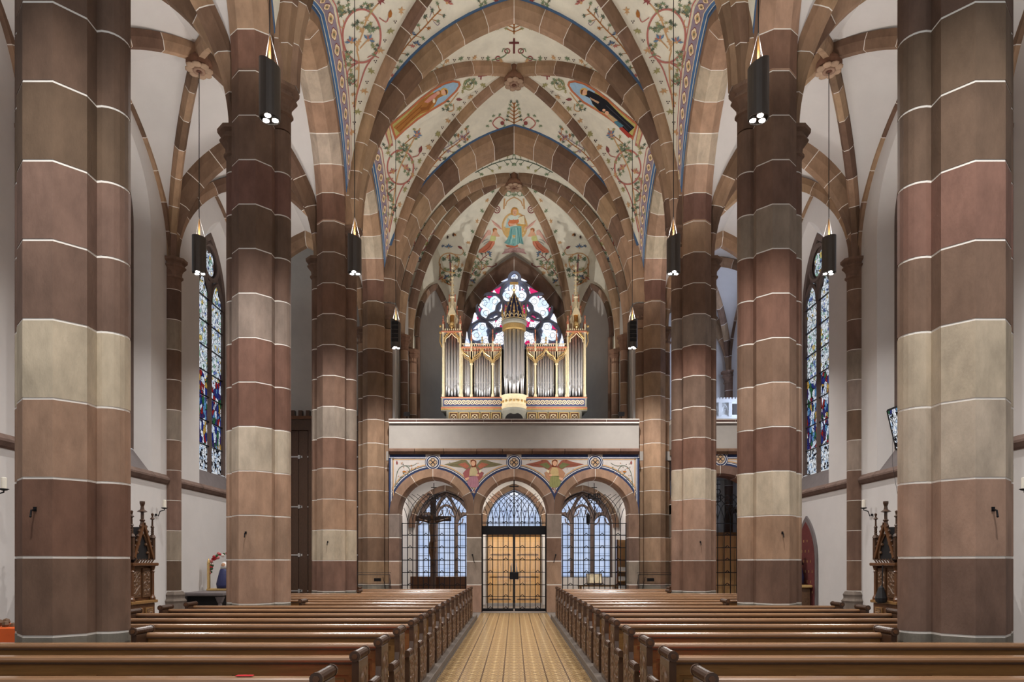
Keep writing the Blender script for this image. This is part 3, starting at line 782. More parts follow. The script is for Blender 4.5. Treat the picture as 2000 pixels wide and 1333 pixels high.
LTB = [[(-.17,-.44),(-.13,-.42),(-.09,-.46),(-.09,-.53),(-.14,-.56),(-.18,-.54),(-.17,-.44)], [(-.18,-.42),(-.18,-.6)], [(.03,-.42),(.03,-.55)], [(.1,-.42),(.1,-.55)], [(.17,-.42),(.17,-.55)], [(.02,-.43),(.18,-.43)], [(-.2,-.58),(.22,-.58)], [(-.17,-.64),(-.07,-.64),(-.07,-.69),(-.17,-.74)], [(.06,-.62),(.06,-.74),(.16,-.74),(.16,-.62)]]
LTC = [[(-.06,-.4),(.05,-.4),(.08,-.46),(.05,-.54),(-.05,-.54),(-.07,-.46)], [(-.08,-.6),(-.08,-.76)], [(.0,-.6),(.0,-.76)], [(.08,-.58),(.08,-.76)], [(-.1,-.6),(.1,-.58)], [(-.08,-.76),(.08,-.76)]]
side_gate('black iron gate with interlaced top, in the left arch under the gallery', -2.44, 1.005, 1.06, LTA)
side_gate('black iron gate with interlaced top, in the right arch under the gallery', 2.44, 1.005, 1.06, LTB)
side_gate('black iron gate in the right side aisle, half hidden between two pillars', 6.2, 1.2, 1.16, LTC, 12)
Y = YW+.28
cg = thing('entrance_gate', 'black iron double gate with lock plate at the end of the aisle', 'gate', (0, Y, 0))
xs = [-.95+i*1.9/12 for i in range(13)]
MB().box(-.98, .98, Y-.03, Y+.03, 2.36, 2.62).build('transom_beam', IRON, cg)
for e in (-1, 1):
    lf = MB().box(min(e*.02,e*.96), max(e*.02,e*.96), Y-.015, Y+.015, .03, .11).build('gate_leaf', IRON, cg)
    for i in range(7):
        x = e*(.02+i*.94/6); MB().tube([(x, Y, .1), (x, Y, 2.4)], .022 if i in (0, 6) else .015, 4).build('bar', IRON, lf)
    for z in (.1, .47, .83, 1.21, 1.59, 1.97, 2.3):
        MB().box(min(e*.02,e*.96), max(e*.02,e*.96), Y-.006, Y+.006, z-.01, z+.01).build('rail', IRON, lf)
        if z < 2.2:
            chev(e*.25, z, Y-.012, lf); chev(e*.72, z, Y-.012, lf)
    MB().box(min(e*.96,e*.985), max(e*.96,e*.985), Y-.03, Y+.03, .0, 3.0).build('gate_post', IRON, cg)
    for z in (.7, 2.5): MB().box(min(e*.96,e*1.0), max(e*.96,e*1.0), Y-.05, Y-.02, z-.07, z+.07).build('hinge', IRON, cg)
MB().cbox(-.135, .14, Y-.06, Y-.012, 1.0, 1.2, .008).build('lock_plate', IRON, cg)
MB().tube([(-.1, Y-.04, .62), (-.1, Y-.04, 1.42)], .008, 5).build('gate_bolt', IRON, cg)
MB().box(-.97, .97, Y-.006, Y+.006, 2.69, 2.71).box(-.97, .97, Y-.006, Y+.006, 2.73, 2.745).build('rail', IRON, cg)
for x in xs[1:-1]: MB().tube([(x, Y, 2.6), (x, Y, 2.78)], .01, 4).build('bar', IRON, cg)
mb = MB(); lattice(mb, 0, .985, SPR, 1.06, Y, 2.72, xs[1:-1])
for x in (-.72, -.25, .25, .72): chev(x, 2.7, Y-.01, cg)
mb.build('arched_lattice', IRON, cg)
MB().tube([(0, Y, 2.6), (0, Y, SPR+1.05)], .024, 4).box(-.14, .14, Y-.012, Y+.012, SPR+.84, SPR+.87).build('cross', IRON, cg)
# ---------------------------------------------------------------- organ bay: polygonal walls, ribs and cells
ob = thing('wall_organ_bay', kind='structure')
A_, B_, C_ = (3.66, 21.5), (3.56, 23.25), (2.14, 25.8); BO = Vector((0, 23.7, 14.72))
def wallseg(a, b, z0, z1, th=-.25):
    a = Vector((a[0], a[1], 0)); b = Vector((b[0], b[1], 0)); n = Vector((-(b-a).y, (b-a).x, 0)).normalized()*th
    return MB().prism([(a.x,a.y),(b.x,b.y),(b.x+n.x,b.y+n.y),(a.x+n.x,a.y+n.y)], z0, z1)
for s in (-1, 1):
    for p, q in ((A_, B_), (B_, C_)):
        a, b = (s*p[0], p[1]), (s*q[0], q[1])
        if s > 0: a, b = b, a
        wallseg(b, a, 4.9, 15).build('plaster', VAULT if p is B_ else GREYPL, ob)
        n_ = len(WEBV); WEBV.extend([Vector((a[0],a[1],9)), Vector((b[0],b[1],9)), Vector((b[0],b[1],14)), Vector((a[0],a[1],14))]); WEBF.append((n_,n_+1,n_+2,n_+3))
    MB().prism([(s*3.7,21.2),(s*4.6,21.2),(s*4.6,25.9),(s*3.9,25.9),(s*3.9,23),(s*3.7,21.5)], 4.9, 16).build('upper_wall', PLASTER, ob)
    # corner shafts with capitals
    for (x, y), r in (((3.5, 21.75), .12), ((3.44, 23.2), .13), ((2.1, 25.68), .12)):
        sh = thing('corner_shaft'); sh.parent = ob
        for i in range(6, 11):
            MB().lathe([(.02,COURSE[i]+.008 if i > 6 else 4.9),(r,COURSE[i]+.008 if i > 6 else 4.9),(r,COURSE[i+1]-.008),(.02,COURSE[i+1]-.008)], s*x, y, 0, 12).build('stone', STONE, sh, BC())
        MB().lathe([(.02,4.9),(r-.006,4.9),(r-.006,8.6),(.02,8.6)], s*x, y, 0, 12).build('mortar', MORTAR, sh)
        capital(8.72, s*x, y, .75).build('capital', STONE, sh, srgb(120,92,76,SG))
    RA = Half((s*3.5, 21.8, 8.75), BO, c=-.25); RB = Half((s*3.44, 23.2, 8.75), BO, c=-.25); RC = Half((s*2.1, 25.68, 8.75), BO, c=-.25)
    for h in (RA, RB, RC): rib(ceil_n, h, RIB, .975)
    def wa(p, q, z): return Half((s*p[0], p[1], 8.75), (s*(p[0]+q[0])/2, (p[1]+q[1])/2, z), c=-.6)
    web(ceil_n, Hoff(wa(A_, B_, 12.9), 0), Hoff(RA, .26), VAULT); web(ceil_n, Hoff(wa(B_, A_, 12.9), 0), Hoff(RB, .26), VAULT)
    web(ceil_n, Hoff(wa(B_, C_, 13.0), 0), Hoff(RB, .26), VAULT); web(ceil_n, Hoff(wa(C_, B_, 13.0), 0), Hoff(RC, .26), VAULT)
    WC = Half((s*2.14, 25.8, 8.75), (0, 25.8, 13.25), c=-.6)
    web(ceil_n, Hoff(WC, 0), Hoff(RC, .26), VAULT, nw=10)
    hT = TRH[(3, s)]
    web(ceil_n, Hoff(hT, .4, Vector((0,.42,0))), Hoff(RA, .26), VAULT)
    # blind arch trim on the slanting wall
    na = thing('blind_arch'); na.parent = ob
    P = Vector((B_[0]*.86+C_[0]*.14, B_[1]*.86+C_[1]*.14, 0)); Q = Vector((B_[0]*.14+C_[0]*.86, B_[1]*.14+C_[1]*.86, 0)); Mid = (P+Q)/2
    for pt in (P, Q):
        h = Half((s*(pt.x-.02), pt.y, 9.3), (s*(Mid.x-.02), Mid.y, 11.35), c=-.6)
        stone_arch(na, h, [(-.1,.16),(-.1,.04),(-.04,-.04),(.06,-.04),(.1,.04),(.1,.16)], .55, .015, cols='kdb')
    dv = (Q-P); nv = Vector((-dv.y, dv.x, 0)).normalized()*-.02
    if nv.x > 0: nv = -nv
    pan = MB(); ap_ = arch_pts(.5, .5, 9.3, 2.05, 8)
    pan.add([(s*(P.x+dv.x*u+nv.x), P.y+dv.y*u+nv.y, z) for u, z in [(0,4.9)]+ap_+[(1,4.9)]], [tuple(range(len(ap_)+2))]).build('niche_plaster', GREYPL, na)
    MB().tube([(s*(P.x-.02), P.y, 4.9), (s*(P.x-.02), P.y, 9.3)], .1, 8).tube([(s*(Q.x-.02), Q.y, 4.9), (s*(Q.x-.02), Q.y, 9.3)], .1, 8).build('blind_arch_jambs', STONE, na, srgb(116,92,78,SG))
boss(ceil_n, BO.x, BO.y, BO.z-.22, .3)
# back wall with the great traceried window
mb = MB(); wall_open(mb, lambda u, z: Vector((u, 25.8, z)), -2.5, 2.5, 4.9, 15, 0, 2.3, 6.0, 9.2, 3.7, 16); mb.build('plaster', GREYPL, ob)
MB().box(-4.8, 4.8, 26.3, 26.5, 0, 16).build('plaster', GREYPL, ob)
wa_ = thing('window_arch'); wa_.parent = ob
for e in (-1, 1):
    h = Half((e*1.93, 25.82, 9.2), (0, 25.82, 12.5), c=(1.93**2-3.3**2)/(2*1.93)/1.93)
    stone_arch(wa_, h, [(-.2,.46) if e > 0 else (.2,.46), (-.2,.36) if e > 0 else (.2,.36), (.12,.0) if e > 0 else (-.12,.0), (.2,.0) if e > 0 else (-.2,.0), (.2,.46) if e > 0 else (-.2,.46)], .75, .018, cols='kbdk', wide=True)
rw = thing('window_30', kind='structure'); rw.location = (0, 25.9, 9.2)
YR = 25.9; kz = YR/FPX
RP = lambda zx, zy: ((880+zx/7.404-CXP)*kz, EYE+(HORZ-520-zy/7.404)*kz)
MB().prismY(outline(0, 1.93, 6.0, 9.2, 3.28, 16), YR+.05, YR+.13).build('tracery_ground', TRAC := mat('window_tracery_stone', srgb(160,170,200), .8, noise=.12, nscale=4), rw)  # pale blue paints the bloom of the backlit window into the stone
PINK = (.62,.02,.13,1); PALE = srgb(206,224,240); LILA = srgb(190,205,240)
def foils(cx, cy, R, pts, r, col, ring=True):
    x0, z0 = RP(cx, cy); q = kz/7.404
    if ring: MB().ring((x0, YR, z0), R*q, .055, 26, 5).build('tracery_ring', TRAC, rw)
    p = MB()
    for a, b in pts: x, z = RP(a, b); p.disc((x, YR+.02, z), r*q, .015, 14)
    p.disc((x0, YR+.022, z0), R*.42*q, .014, 10); p.build('glass_foil', GROSE, rw, col)
    for a, b in pts: x, z = RP(a, b); MB().ring((x, YR+.012, z), r*.5*q, .008, 14, 4).build('lead_ring', BLACK, rw)
for m in (0, 1):
    fx = (lambda v: v) if not m else (lambda v: 1851-v)
    foils(fx(570), 590, 195, [(fx(490),530),(fx(640),510),(fx(515),675)], 78, PALE)
    foils(fx(450), 985, 185, [(fx(460),880),(fx(375),1000),(fx(510),1085)], 75, PALE)
    foils(fx(665), 810, 140, [(fx(595),795),(fx(665),760),(fx(650),860),(fx(715),850),(fx(720),785)], 45, PINK)
    foils(fx(770), 625, 105, [(fx(778),578),(fx(755),655)], 48, PINK)
    foils(fx(700), 1040, 140, [(fx(690),985),(fx(665),1085),(fx(735),1085),(fx(750),990)], 50, PINK)
    for tri, c in (([(585,368),(738,290),(700,395)], PINK), ([(310,820),(345,655),(405,760)], PINK), ([(730,222),(825,172),(830,205)], LILA), ([(780,345),(835,292),(828,352)], PINK), ([(520,432),(604,432),(562,462)], PINK), ([(400,575),(435,620),(420,660)], PINK), ([(325,915),(382,850),(378,900)], PINK), ([(205,1165),(235,940),(285,1165)], LILA), ([(350,1110),(430,1130),(400,1160)], PINK)):
        MB().prismY([RP(fx(a), b) for a, b in tri], YR+.02, YR+.035).build('glass_quarry', GROSE, rw, c)
    for i in range(4):   # lights below, behind the organ
        a = .1+i*.46; MB().box(min((1,-1)[m]*a, (1,-1)[m]*(a+.36)), max((1,-1)[m]*a, (1,-1)[m]*(a+.36)), YR+.02, YR+.035, 6.2, 8.7).build('glass_panel', GROSE, rw, PALE)
foils(925, 395, 195, [(918,315),(825,428),(1025,428)], 74, PALE)
foils(925, 160, 75, [(925,160)], 46, LILA)
foils(925, 800, 150, [(925,740),(860,800),(990,800),(925,870)], 50, PINK)
# right aisle beyond the gallery front: end wall, white balustrade
MB().box(4.5, 8.6, 25.9, 26.1, 0, 16).build('plaster', PLASTER, wr)
wb_ = thing('balustrade', 'white carved balustrade with pointed tracery on the right aisle gallery', 'balustrade', (6.4, 24.2, 4.9))
MB().box(4.75, 8.1, 24.2, 24.35, 4.9, 6.75).box(4.75, 8.1, 24.12, 24.36, 7.18, 7.3).build('rail', WHITE, wb_)
for i in range(9):
    x = 4.78+i*.36
    MB().cbox(x-.06, x+.06, 24.15, 24.33, 6.7, 7.2, .01).build('post', WHITE, wb_)
    if i < 8:
        MB().box(x+.06, x+.3, 24.27, 24.3, 6.7, 7.2).build('panel', WHITE, wb_)
        MB().tube([(x+.07,24.2,6.85),(x+.1,24.2,7.0),(x+.18,24.2,7.12),(x+.26,24.2,7.0),(x+.29,24.2,6.85)], .022, 5).ring((x+.18,24.22,6.98), .05, .014, 10, 4).build('tracery', WHITE, wb_)
cr = MB()
for i in range(30): cr.box(4.78+i*.11, 4.84+i*.11, 24.16, 24.22, 7.3, 7.36)
cr.build('cresting', WHITE, wb_)
# right aisle under the gallery: oak partition behind the gate
op = thing('partition', 'oak partition behind the barred arch in the right aisle', 'partition', (6.4, 22.4, 0))
for i in range(8): MB().cbox(4.85+i*.4, 5.235+i*.4, 22.4, 22.45, 0, 2.42, .01).build('board', WOODO, op)
MB().box(4.85, 8.05, 22.36, 22.48, 2.42, 2.5).build('top_rail', WOOD, op)
# left aisle: end wall and tall oak cabinet front with battlements
MB().box(-8.3, -3.8, 22.2, 22.4, 0, 16).build('plaster', GREYPL, vw)
cab = thing('wall_cabinet', 'tall dark oak door wall with battlements at the end of the left aisle', 'cabinet', (-6.4, 21.9, 0))
for i in range(11):
    MB().cbox(-8.1+i*.3, -7.815+i*.3, 21.9, 22.0, 0, 5.75, .012).build('board', WOODD, cab)
MB().box(-8.12, -4.78, 21.84, 22.02, 5.75, 6.1).build('frieze', WOODD, cab)
MB().box(-8.15, -4.76, 21.8, 22.02, 6.1, 6.2).build('cornice', WOODR, cab)
for i in range(14): MB().box(-8.1+i*.24, -7.98+i*.24, 21.82, 21.98, 6.2, 6.38).build('merlon', WOODD, cab)
for z in (4.9, 3.3, 1.75, .6):
    for i in range(5):
        x = -7.95+i*.66
        MB().box(x, x+.46, 21.885, 21.9, z-.02, z+.02).box(x+.36, x+.42, 21.882, 21.9, z-.06, z+.06).box(x+.42, x+.5, 21.885, 21.9, z-.035, z+.035).build('strap_hinge', STEEL, cab)
for x in (-7.2, -6.54): MB().box(x-.05, x+.05, 21.87, 21.93, 0, 5.75).build('stile', WOODD, cab)

# floodlights on the gallery turned to the organ
for s, sd in ((-1,'left'),(1,'right')):
    T = thing('floodlight', 'small black floodlight on the gallery parapet, %s end, turned to the organ' % sd, 'floodlight', (s*3.25, 21.35, 5.84))
    MB().box(s*3.25-.09, s*3.25+.09, 20.62, 20.8, 5.84, 5.87).build('foot', IRON, T)
    MB().tube([(s*3.25, 20.7, 5.86), (s*3.25, 20.7, 5.95)], .015, 6).build('stem', IRON, T)
    MB().add([(s*3.25+a, 20.7+b, 5.93+c) for a, b, c in ((-.09,-.06,0),(.09,-.06,0),(.09,.06,.06),(-.09,.06,.06),(-.09,-.1,.1),(.09,-.1,.1),(.09,.02,.16),(-.09,.02,.16))], [(0,3,2,1),(4,5,6,7),(0,1,5,4),(1,2,6,5),(2,3,7,6),(3,0,4,7)]).build('housing', BLACK, T)
    tgt = Vector((s*.2, 23.3, 9.0))-Vector((s*3.25, 20.85, 6.05))
    spot('lamp_light', (s*3.25, 20.85, 6.05), 820, tgt.to_track_quat('-Z', 'Y').to_euler(), math.radians(84), .9, (1,.95,.88), .06, T)
# ================================================================ ORGAN
YO = 23.2; OK_ = YO/FPX
OX = lambda zx: (840+zx/3.703-CXP)*OK_
OZ = lambda zy: EYE+(HORZ-480-zy/3.703)*OK_
org_ = thing('organ', 'gilded neo-Gothic pipe organ with silver pipes on the gallery', 'organ', (0, YO, 4.9))
Z0 = OZ(1100)                              # pipe foot level
def pipe(x, y, r, foot, top):
    r = r*.93
    m = MB().lathe([(.012,0),(r*.9,foot-.02),(r,foot),(r,top-Z0),(r*.9,top-Z0)], x, y, Z0, 12)
    o = m.build('organ_pipe', TIN, org_, smooth=True)
    MB().prismY([(x-r*.62, Z0+foot+.01),(x+r*.62, Z0+foot+.01),(x+r*.62, Z0+foot+r*1.7),(x,Z0+foot+r*2.3),(x-r*.62, Z0+foot+r*1.7)], y-r*1.0-.004, y-r*.75).build('pipe_mouth', STEEL, o)
    return o
# base: lower panels, impost frieze, cornices
MB().box(-2.3, 2.3, YO-.02, YO+1.1, 4.9, 6.7).build('lower_case', OGREY, org_)
MB().box(-2.46, 2.46, YO-.06, YO+1.1, 6.72, Z0).build('impost', OGREY, org_)
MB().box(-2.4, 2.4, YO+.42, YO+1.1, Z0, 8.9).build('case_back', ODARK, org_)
for z0, z1, m, d in ((Z0-.035, Z0, ORED, .1), (6.74, 6.78, ORED, .1), (6.69, 6.74, GOLD, .08), (6.65, 6.69, OGREY, .06)):
    MB().cbox(-2.48, 2.48, YO-d, YO+.2, z0, z1, .008).build('moulding', m, org_)
qm = None
for s in (-1, 1):
    MB().box(min(s*.42,s*2.4), max(s*.42,s*2.4), YO-.075, YO-.06, 6.82, 7.06).build('frieze_ground', OBLUE, org_)
    for i in range(13):
        x = s*(.52+i*.148)
        if qm is None:
            q = MB().ring((0,0,0), .068, .012, 12, 4); q.bar((-.06,0,-.06), (.06,0,.06), .016).bar((-.06,0,.06), (.06,0,-.06), .016); q.ball((0,-.005,0), .02, 6, 4)
            o = q.build('frieze_rosette', GOLDL, None); o.parent = org_; qm = o.data
        else: o = link('frieze_rosette', qm, org_)
        o.location = Vector((x, YO-.082, 6.94))-org(org_)
    for i in range(5):
        a = .46+i*.36; pn = MB().cbox(min(s*a,s*(a+.3)), max(s*a,s*(a+.3)), YO-.04, YO-.02, 6.28, 6.6, .004).build('base_panel', WOODR, org_)
        for p, q in (((a,6.28),(a+.3,6.28)),((a,6.6),(a+.3,6.6)),((a,6.28),(a,6.6)),((a+.3,6.28),(a+.3,6.6))):
            MB().bar((s*p[0], YO-.045, p[1]), (s*q[0], YO-.045, q[1]), .028).build('gilt_frame', GOLD, pn)
        MB().ring((s*(a+.15), YO-.05, 6.44), .1, .014, 12, 4).bar((s*(a+.06), YO-.05, 6.36), (s*(a+.24), YO-.05, 6.53), .018).bar((s*(a+.24), YO-.05, 6.36), (s*(a+.06), YO-.05, 6.53), .018).build('gilt_rosette', GOLDL, pn)
# round centre bay base
MB().lathe([(.02,6.7),(.4,6.7),(.44,6.76),(.44,6.8),(.41,6.82),(.41,7.06),(.44,7.1),(.46,7.15),(.02,7.15)], 0, YO, 0, 20, PI, 2*PI).build('round_impost', GOLDL, org_)
MB().lathe([(.3,6.1),(.34,6.45),(.43,6.62),(.43,6.7),(.3,6.7)], 0, YO, 0, 20, PI, 2*PI).build('round_console', OGREY, org_)
MB().prismY(outline(0, .3, 6.0, 6.3, .2, 8), YO-.36, YO-.34).build('console_opening', ODARK, org_)
for i in range(9):
    t = PI+PI*(i+.5)/9; MB().ball((.42*math.cos(t), YO+.42*math.sin(t), 6.94), .045, 7, 5).build('gilt_boss', GOLD, org_)
# pipes: centre tower
for i in range(7):
    t = PI+PI*(i+.5)/7; x, y = .3*math.cos(t), YO+.3*math.sin(t); d = abs(i-3)
    pipe(x, y, .066, .32+.1*d+.06, OZ(628)); org_.children[-1]
for i in range(2): pipe((-1,1)[i]*.06, YO-.05, .05, .7, OZ(640))
MB().lathe([(.02,OZ(612)),(.38,OZ(612)),(.38,OZ(585)),(.43,OZ(575)),(.44,OZ(560)),(.42,OZ(552)),(.02,OZ(552))], 0, YO, 0, 24).build('tower_cornice', OGREY, org_)
MB().lathe([(.36,OZ(625)),(.4,OZ(618)),(.4,OZ(588)),(.38,OZ(583)),(.36,OZ(583))], 0, YO, 0, 24).build('tower_frieze', GOLD, org_)
for i in range(16):
    t = 2*PI*i/16
    x, y = .4*math.cos(t), YO+.4*math.sin(t); z = OZ(552)
    cp = MB().box(x-.014, x+.014, y-.014, y+.014, z, z+.2).ball((x,y,z+.22), .026, 6, 4)
    if i % 2 == 0: cp.lathe([(.03,z+.2),(.045,z+.24),(.02,z+.3),(.028,z+.34),(.004,z+.5)], x, y, 0, 6)
    cp.build('crown_pinnacle', GOLD, org_)
    t2 = t+PI/16; x2, y2 = .4*math.cos(t+2*PI/16), YO+.4*math.sin(t+2*PI/16)
    MB().tube([(x, y, z+.06), ((x+x2)/2, (y+y2)/2, z+.17), (x2, y2, z+.06)], .014, 4).tube([(x, y, z+.02), (x2, y2, z+.02)], .016, 4).build('crown_arch', GOLDL, org_)
sp = MB().lathe([(.3,OZ(540)),(.3,OZ(490)),(.24,OZ(450)),(.12,OZ(390)),(.03,OZ(350)),(.005,OZ(345))], 0, YO, 0, 8).build('spire', OBLUE, org_)
for i in range(8):
    t = 2*PI*i/8+PI/8
    path = [(r*math.cos(t), YO+r*math.sin(t), OZ(zy)) for r, zy in ((.31,540),(.31,490),(.25,450),(.13,390),(.03,345))]
    MB().tube(path, .014, 4).build('spire_rib', GOLDL, sp)
    for r, zy in ((.33,500),(.28,455),(.21,420),(.14,385)): MB().ball((r*math.cos(t), YO+r*math.sin(t), OZ(zy)), .03, 6, 4).build('crocket', GOLD, sp)
MB().lathe([(.02,OZ(350)),(.03,OZ(330)),(.07,OZ(322)),(.02,OZ(312)),(.016,OZ(285)),(.005,OZ(280))], 0, YO, 0, 8).box(-.14,.14,YO-.015,YO+.015,OZ(282),OZ(264)).ball((-.12,YO,OZ(272)),.03,6,4).ball((.12,YO,OZ(272)),.03,6,4).build('spire_finial', GOLD, org_)
def pinn(x, y, z, h, r=.03, m1=ORED, parent=None):
    p = MB().cbox(x-r*.75, x+r*.75, y-r*.75, y+r*.75, z, z+h*.45, .004).build('pinnacle_shaft', GOLDL, parent or org_)
    q = MB()
    for i in range(4): q.ball((x, y, z+h*(.5+.11*i)), r*(1.25-.17*i), 6, 4)
    q.lathe([(r*.5,z+h*.45),(r*1.2,z+h*.47),(r*.3,z+h*.8),(r*.9,z+h*.93),(.003,z+h)], x, y, 0, 6)
    q.build('pinnacle_top', m1, parent or org_)
def post(x, y, z0, z1, r=.035):
    MB().tube([(x,y,z0),(x,y,z1)], r, 8).tube([(x,y,z0),(x,y,z0+.08)], r*1.5, 8).tube([(x,y,z1-.05),(x,y,z1)], r*1.5, 8).build('gilt_post', GOLDL, org_)
for s in (-1, 1):
    # side tower: five pipes between posts
    xa, xb = 1.82, 2.4; xc = (xa+xb)/2; zt = OZ(630)
    for x in (xa, xb): post(s*x, YO-.1, Z0, zt, .032); post(s*x, YO+.3, Z0, zt, .032)
    for i in range(5):
        d = abs(i-2); pipe(s*(xc+(i-2)*.105), YO+.06, .048, .22+.1*d, OZ(650))
    for i in range(4): pipe(s*(xc+(i-1.5)*.105), YO+.14, .04, .62, OZ(660))
    MB().cbox(min(s*(xa-.06),s*(xb+.06)), max(s*(xa-.06),s*(xb+.06)), YO-.16, YO+.4, zt-.03, zt+.015, .006).build('tower_cornice', ORED, org_)
    # pointed gable over the pipes
    for e in (-1, 1):
        MB().tube([(s*xc+e*.28, YO-.11, zt-.42), (s*xc+e*.25, YO-.11, zt-.24), (s*xc+e*.13, YO-.11, zt-.1), (s*xc, YO-.11, zt+.08)], .022, 5).build('gable_arch', GOLD, org_)
        MB().tube([(s*xc+e*.22, YO-.11, zt-.36), (s*xc+e*.2, YO-.11, zt-.24), (s*xc+e*.09, YO-.11, zt-.16), (s*xc, YO-.11, zt-.06)], .018, 5).build('gable_arch', GOLDL, org_)
        MB().prismY([(s*xc+e*.29, zt-.03), (s*xc+e*.29, zt-.26), (s*xc+e*.18, zt-.13), (s*xc+e*.07, zt-.03)], YO-.1, YO-.08).build('gable_spandrel', OGREY, org_)
        for i in range(5): MB().ball((s*xc+e*(.26-.045*i), YO-.13, zt-.2+.05*i), .024, 6, 4).build('crocket', GOLD, org_)
    for i in range(9): MB().box(s*xc-.3+i*.07, s*xc-.265+i*.07, YO-.14, YO-.1, zt+.01, zt+.09).build('battlement', GOLDL, org_)
    MB().ball((s*xc, YO-.12, zt+.16), .045, 7, 5).box(s*xc-.015, s*xc+.015, YO-.13, YO-.1, zt+.05, zt+.2).build('gable_finial', GOLD, org_)
    for x in (xa, xb):
        pinn(s*x, YO-.1, zt, .56, .032); pinn(s*x, YO+.3, zt, .5, .03)
        MB().tube([(s*x, YO-.05, zt+.3), (s*(x*.6+xc*.4), YO+.05, zt+.55), (s*(x*.3+xc*.7), YO+.1, zt+.85)], .016, 5).build('flying_buttress', OGREY, org_)
    # lantern and spire over the side tower
    z = zt
    for e in (-1, 1):
        for dy in (0, .2): MB().tube([(s*xc+e*.1, YO+dy, z), (s*xc+e*.1, YO+dy, z+.72)], .016, 5).build('lantern_post', GOLDL, org_)
        pinn(s*xc+e*.16, YO+.1, z+.35, .62, .03)
        pinn(s*xc+e*.1, YO+.1, z+.85, .5, .026)
    MB().lathe([(.01,z),(.075,z),(.075,z+.62),(.01,z+.62)], s*xc, YO+.1, 0, 8).build('lantern_core', BRASS, org_)
    MB().ball((s*xc, YO-.02, z+.3), .075, 8, 5).box(s*xc-.09, s*xc+.09, YO-.03, YO, z+.2, z+.24).build('lantern_ornament', GOLD, org_)
    MB().prismY([(s*xc-.14, z+.62), (s*xc+.14, z+.62), (s*xc+.1, z+.74), (s*xc, z+.95), (s*xc-.1, z+.74)], YO-.02, YO+.22).build('lantern_gable', GOLDL, org_)
    MB().lathe([(.07,z+.9),(.05,z+1.2),(.09,z+1.24),(.04,z+1.3),(.03,z+1.85),(.055,z+1.9),(.02,z+1.96),(.016,z+2.2),(.05,z+2.24),(.045,z+2.3),(.003,z+2.45)], s*xc, YO+.1, 0, 8).build('tower_spire', GOLDL, org_)
    for i in range(9):
        for e in (-1, 1): MB().ball((s*xc+e*(.06-.0035*i), YO+.1, z+1.0+i*.13), .022, 6, 4).build('crocket', GOLD if i % 2 else GOLDL, org_)
    MB().box(s*xc-.1, s*xc+.1, YO+.085, YO+.115, z+2.06, z+2.09).build('spire_cross', GOLD, org_)
    # carved bracket ears
    for zz in (zt-.02, zt+.2): MB().ball((s*(xb+.1), YO-.05, zz), .05, 7, 5).build('side_scroll', GOLD, org_)
    MB().tube([(s*(xb+.05), YO, zt-.5), (s*(xb+.12), YO, zt-.3), (s*(xb+.1), YO, zt-.05)], .02, 5).build('side_scroll', GOLD, org_)
    # flats between the towers
    zc = OZ(745); p1, p2 = 1.44, .72
    for x in (p1, p2): post(s*x, YO-.1, Z0, OZ(858), .036)
    for x in (1.76, .44): post(s*x, YO-.08, Z0, zc, .026)
    secs = ((1.5, 1.74, 4), (.78, 1.38, 7), (.46, .68, 4))
    for a, b, n in secs:
        for i in range(n):
            x = a+(b-a)*(i+.5)/n; d = abs(i-(n-1)/2); pipe(s*x, YO+.03, min(.036, (b-a)/n*.45), .2+.065*d+(.12 if n == 4 else 0), OZ(765))
        for i in range(n-1):
            x = a+(b-a)*(i+1)/n; pipe(s*x, YO+.12, .03, .5, OZ(775))
    MB().cbox(min(s*.42,s*1.78), max(s*.42,s*1.78), YO-.14, YO+.3, zc-.02, zc+.03, .006).build('flat_cornice', ORED, org_)
    cz = MB()
    for i in range(18): MB().box(s*(.46+i*.073)-.014, s*(.46+i*.073)+.014, YO-.13, YO-.1, zc+.03, zc+.13).build('cresting', GOLDL, org_)
    MB().bar((s*.44, YO-.115, zc+.12), (s*1.76, YO-.115, zc+.12), .02).build('cresting_rail', GOLDL, org_)
    # ogee arches and hanging tracery
    for a, b in ((1.44, 1.78), (1.44, 1.08), (.72, 1.08), (.72, .42)):
        pts = [(s*(a+(b-a)*t), YO-.11, OZ(858)+(zc-OZ(858))*q) for t, q in ((0,0),(.08,.22),(.25,.42),(.5,.52),(.75,.66),(.92,.85),(1,1))]
        MB().tube(pts, .024, 5).build('ogee_arch', GOLD, org_)
        pts2 = [(x+s*(a-b)*-.0, y+.02, z-.07) for x, y, z in pts[1:]]
        MB().tube(pts2, .014, 4).build('ogee_moulding', GOLDL, org_)
        for t, q in ((.12,.25),(.28,.38),(.45,.45),(.62,.52),(.8,.66)):
            MB().ring((s*(a+(b-a)*t), YO-.11, OZ(858)+(zc-OZ(858))*q-.075), .034, .012, 8, 4).build('tracery_curl', GOLD, org_)
        for t in (.1,.25,.4,.55,.7,.85):
            zl = OZ(858)+(zc-OZ(858))*(.3+.6*t)
            MB().box(s*(a+(b-a)*t)-.01, s*(a+(b-a)*t)+.01, YO-.1, YO-.08, zl, zc).build('hanging_bar', GOLDL, org_)
            MB().ball((s*(a+(b-a)*t), YO-.1, zc-.1), .022, 6, 4).build('tracery_bud', ORED, org_)
    for x in (p1, p2): pinn(s*x, YO-.12, zc-.12, .75, .03)
    MB().lathe([(.01,zc+.1),(.03,zc+.14),(.012,zc+.2),(.05,zc+.24),(.012,zc+.28),(.03,zc+.33),(.003,zc+.38)], s*1.08, YO-.11, 0, 6).build('flat_finial', GOLD, org_)
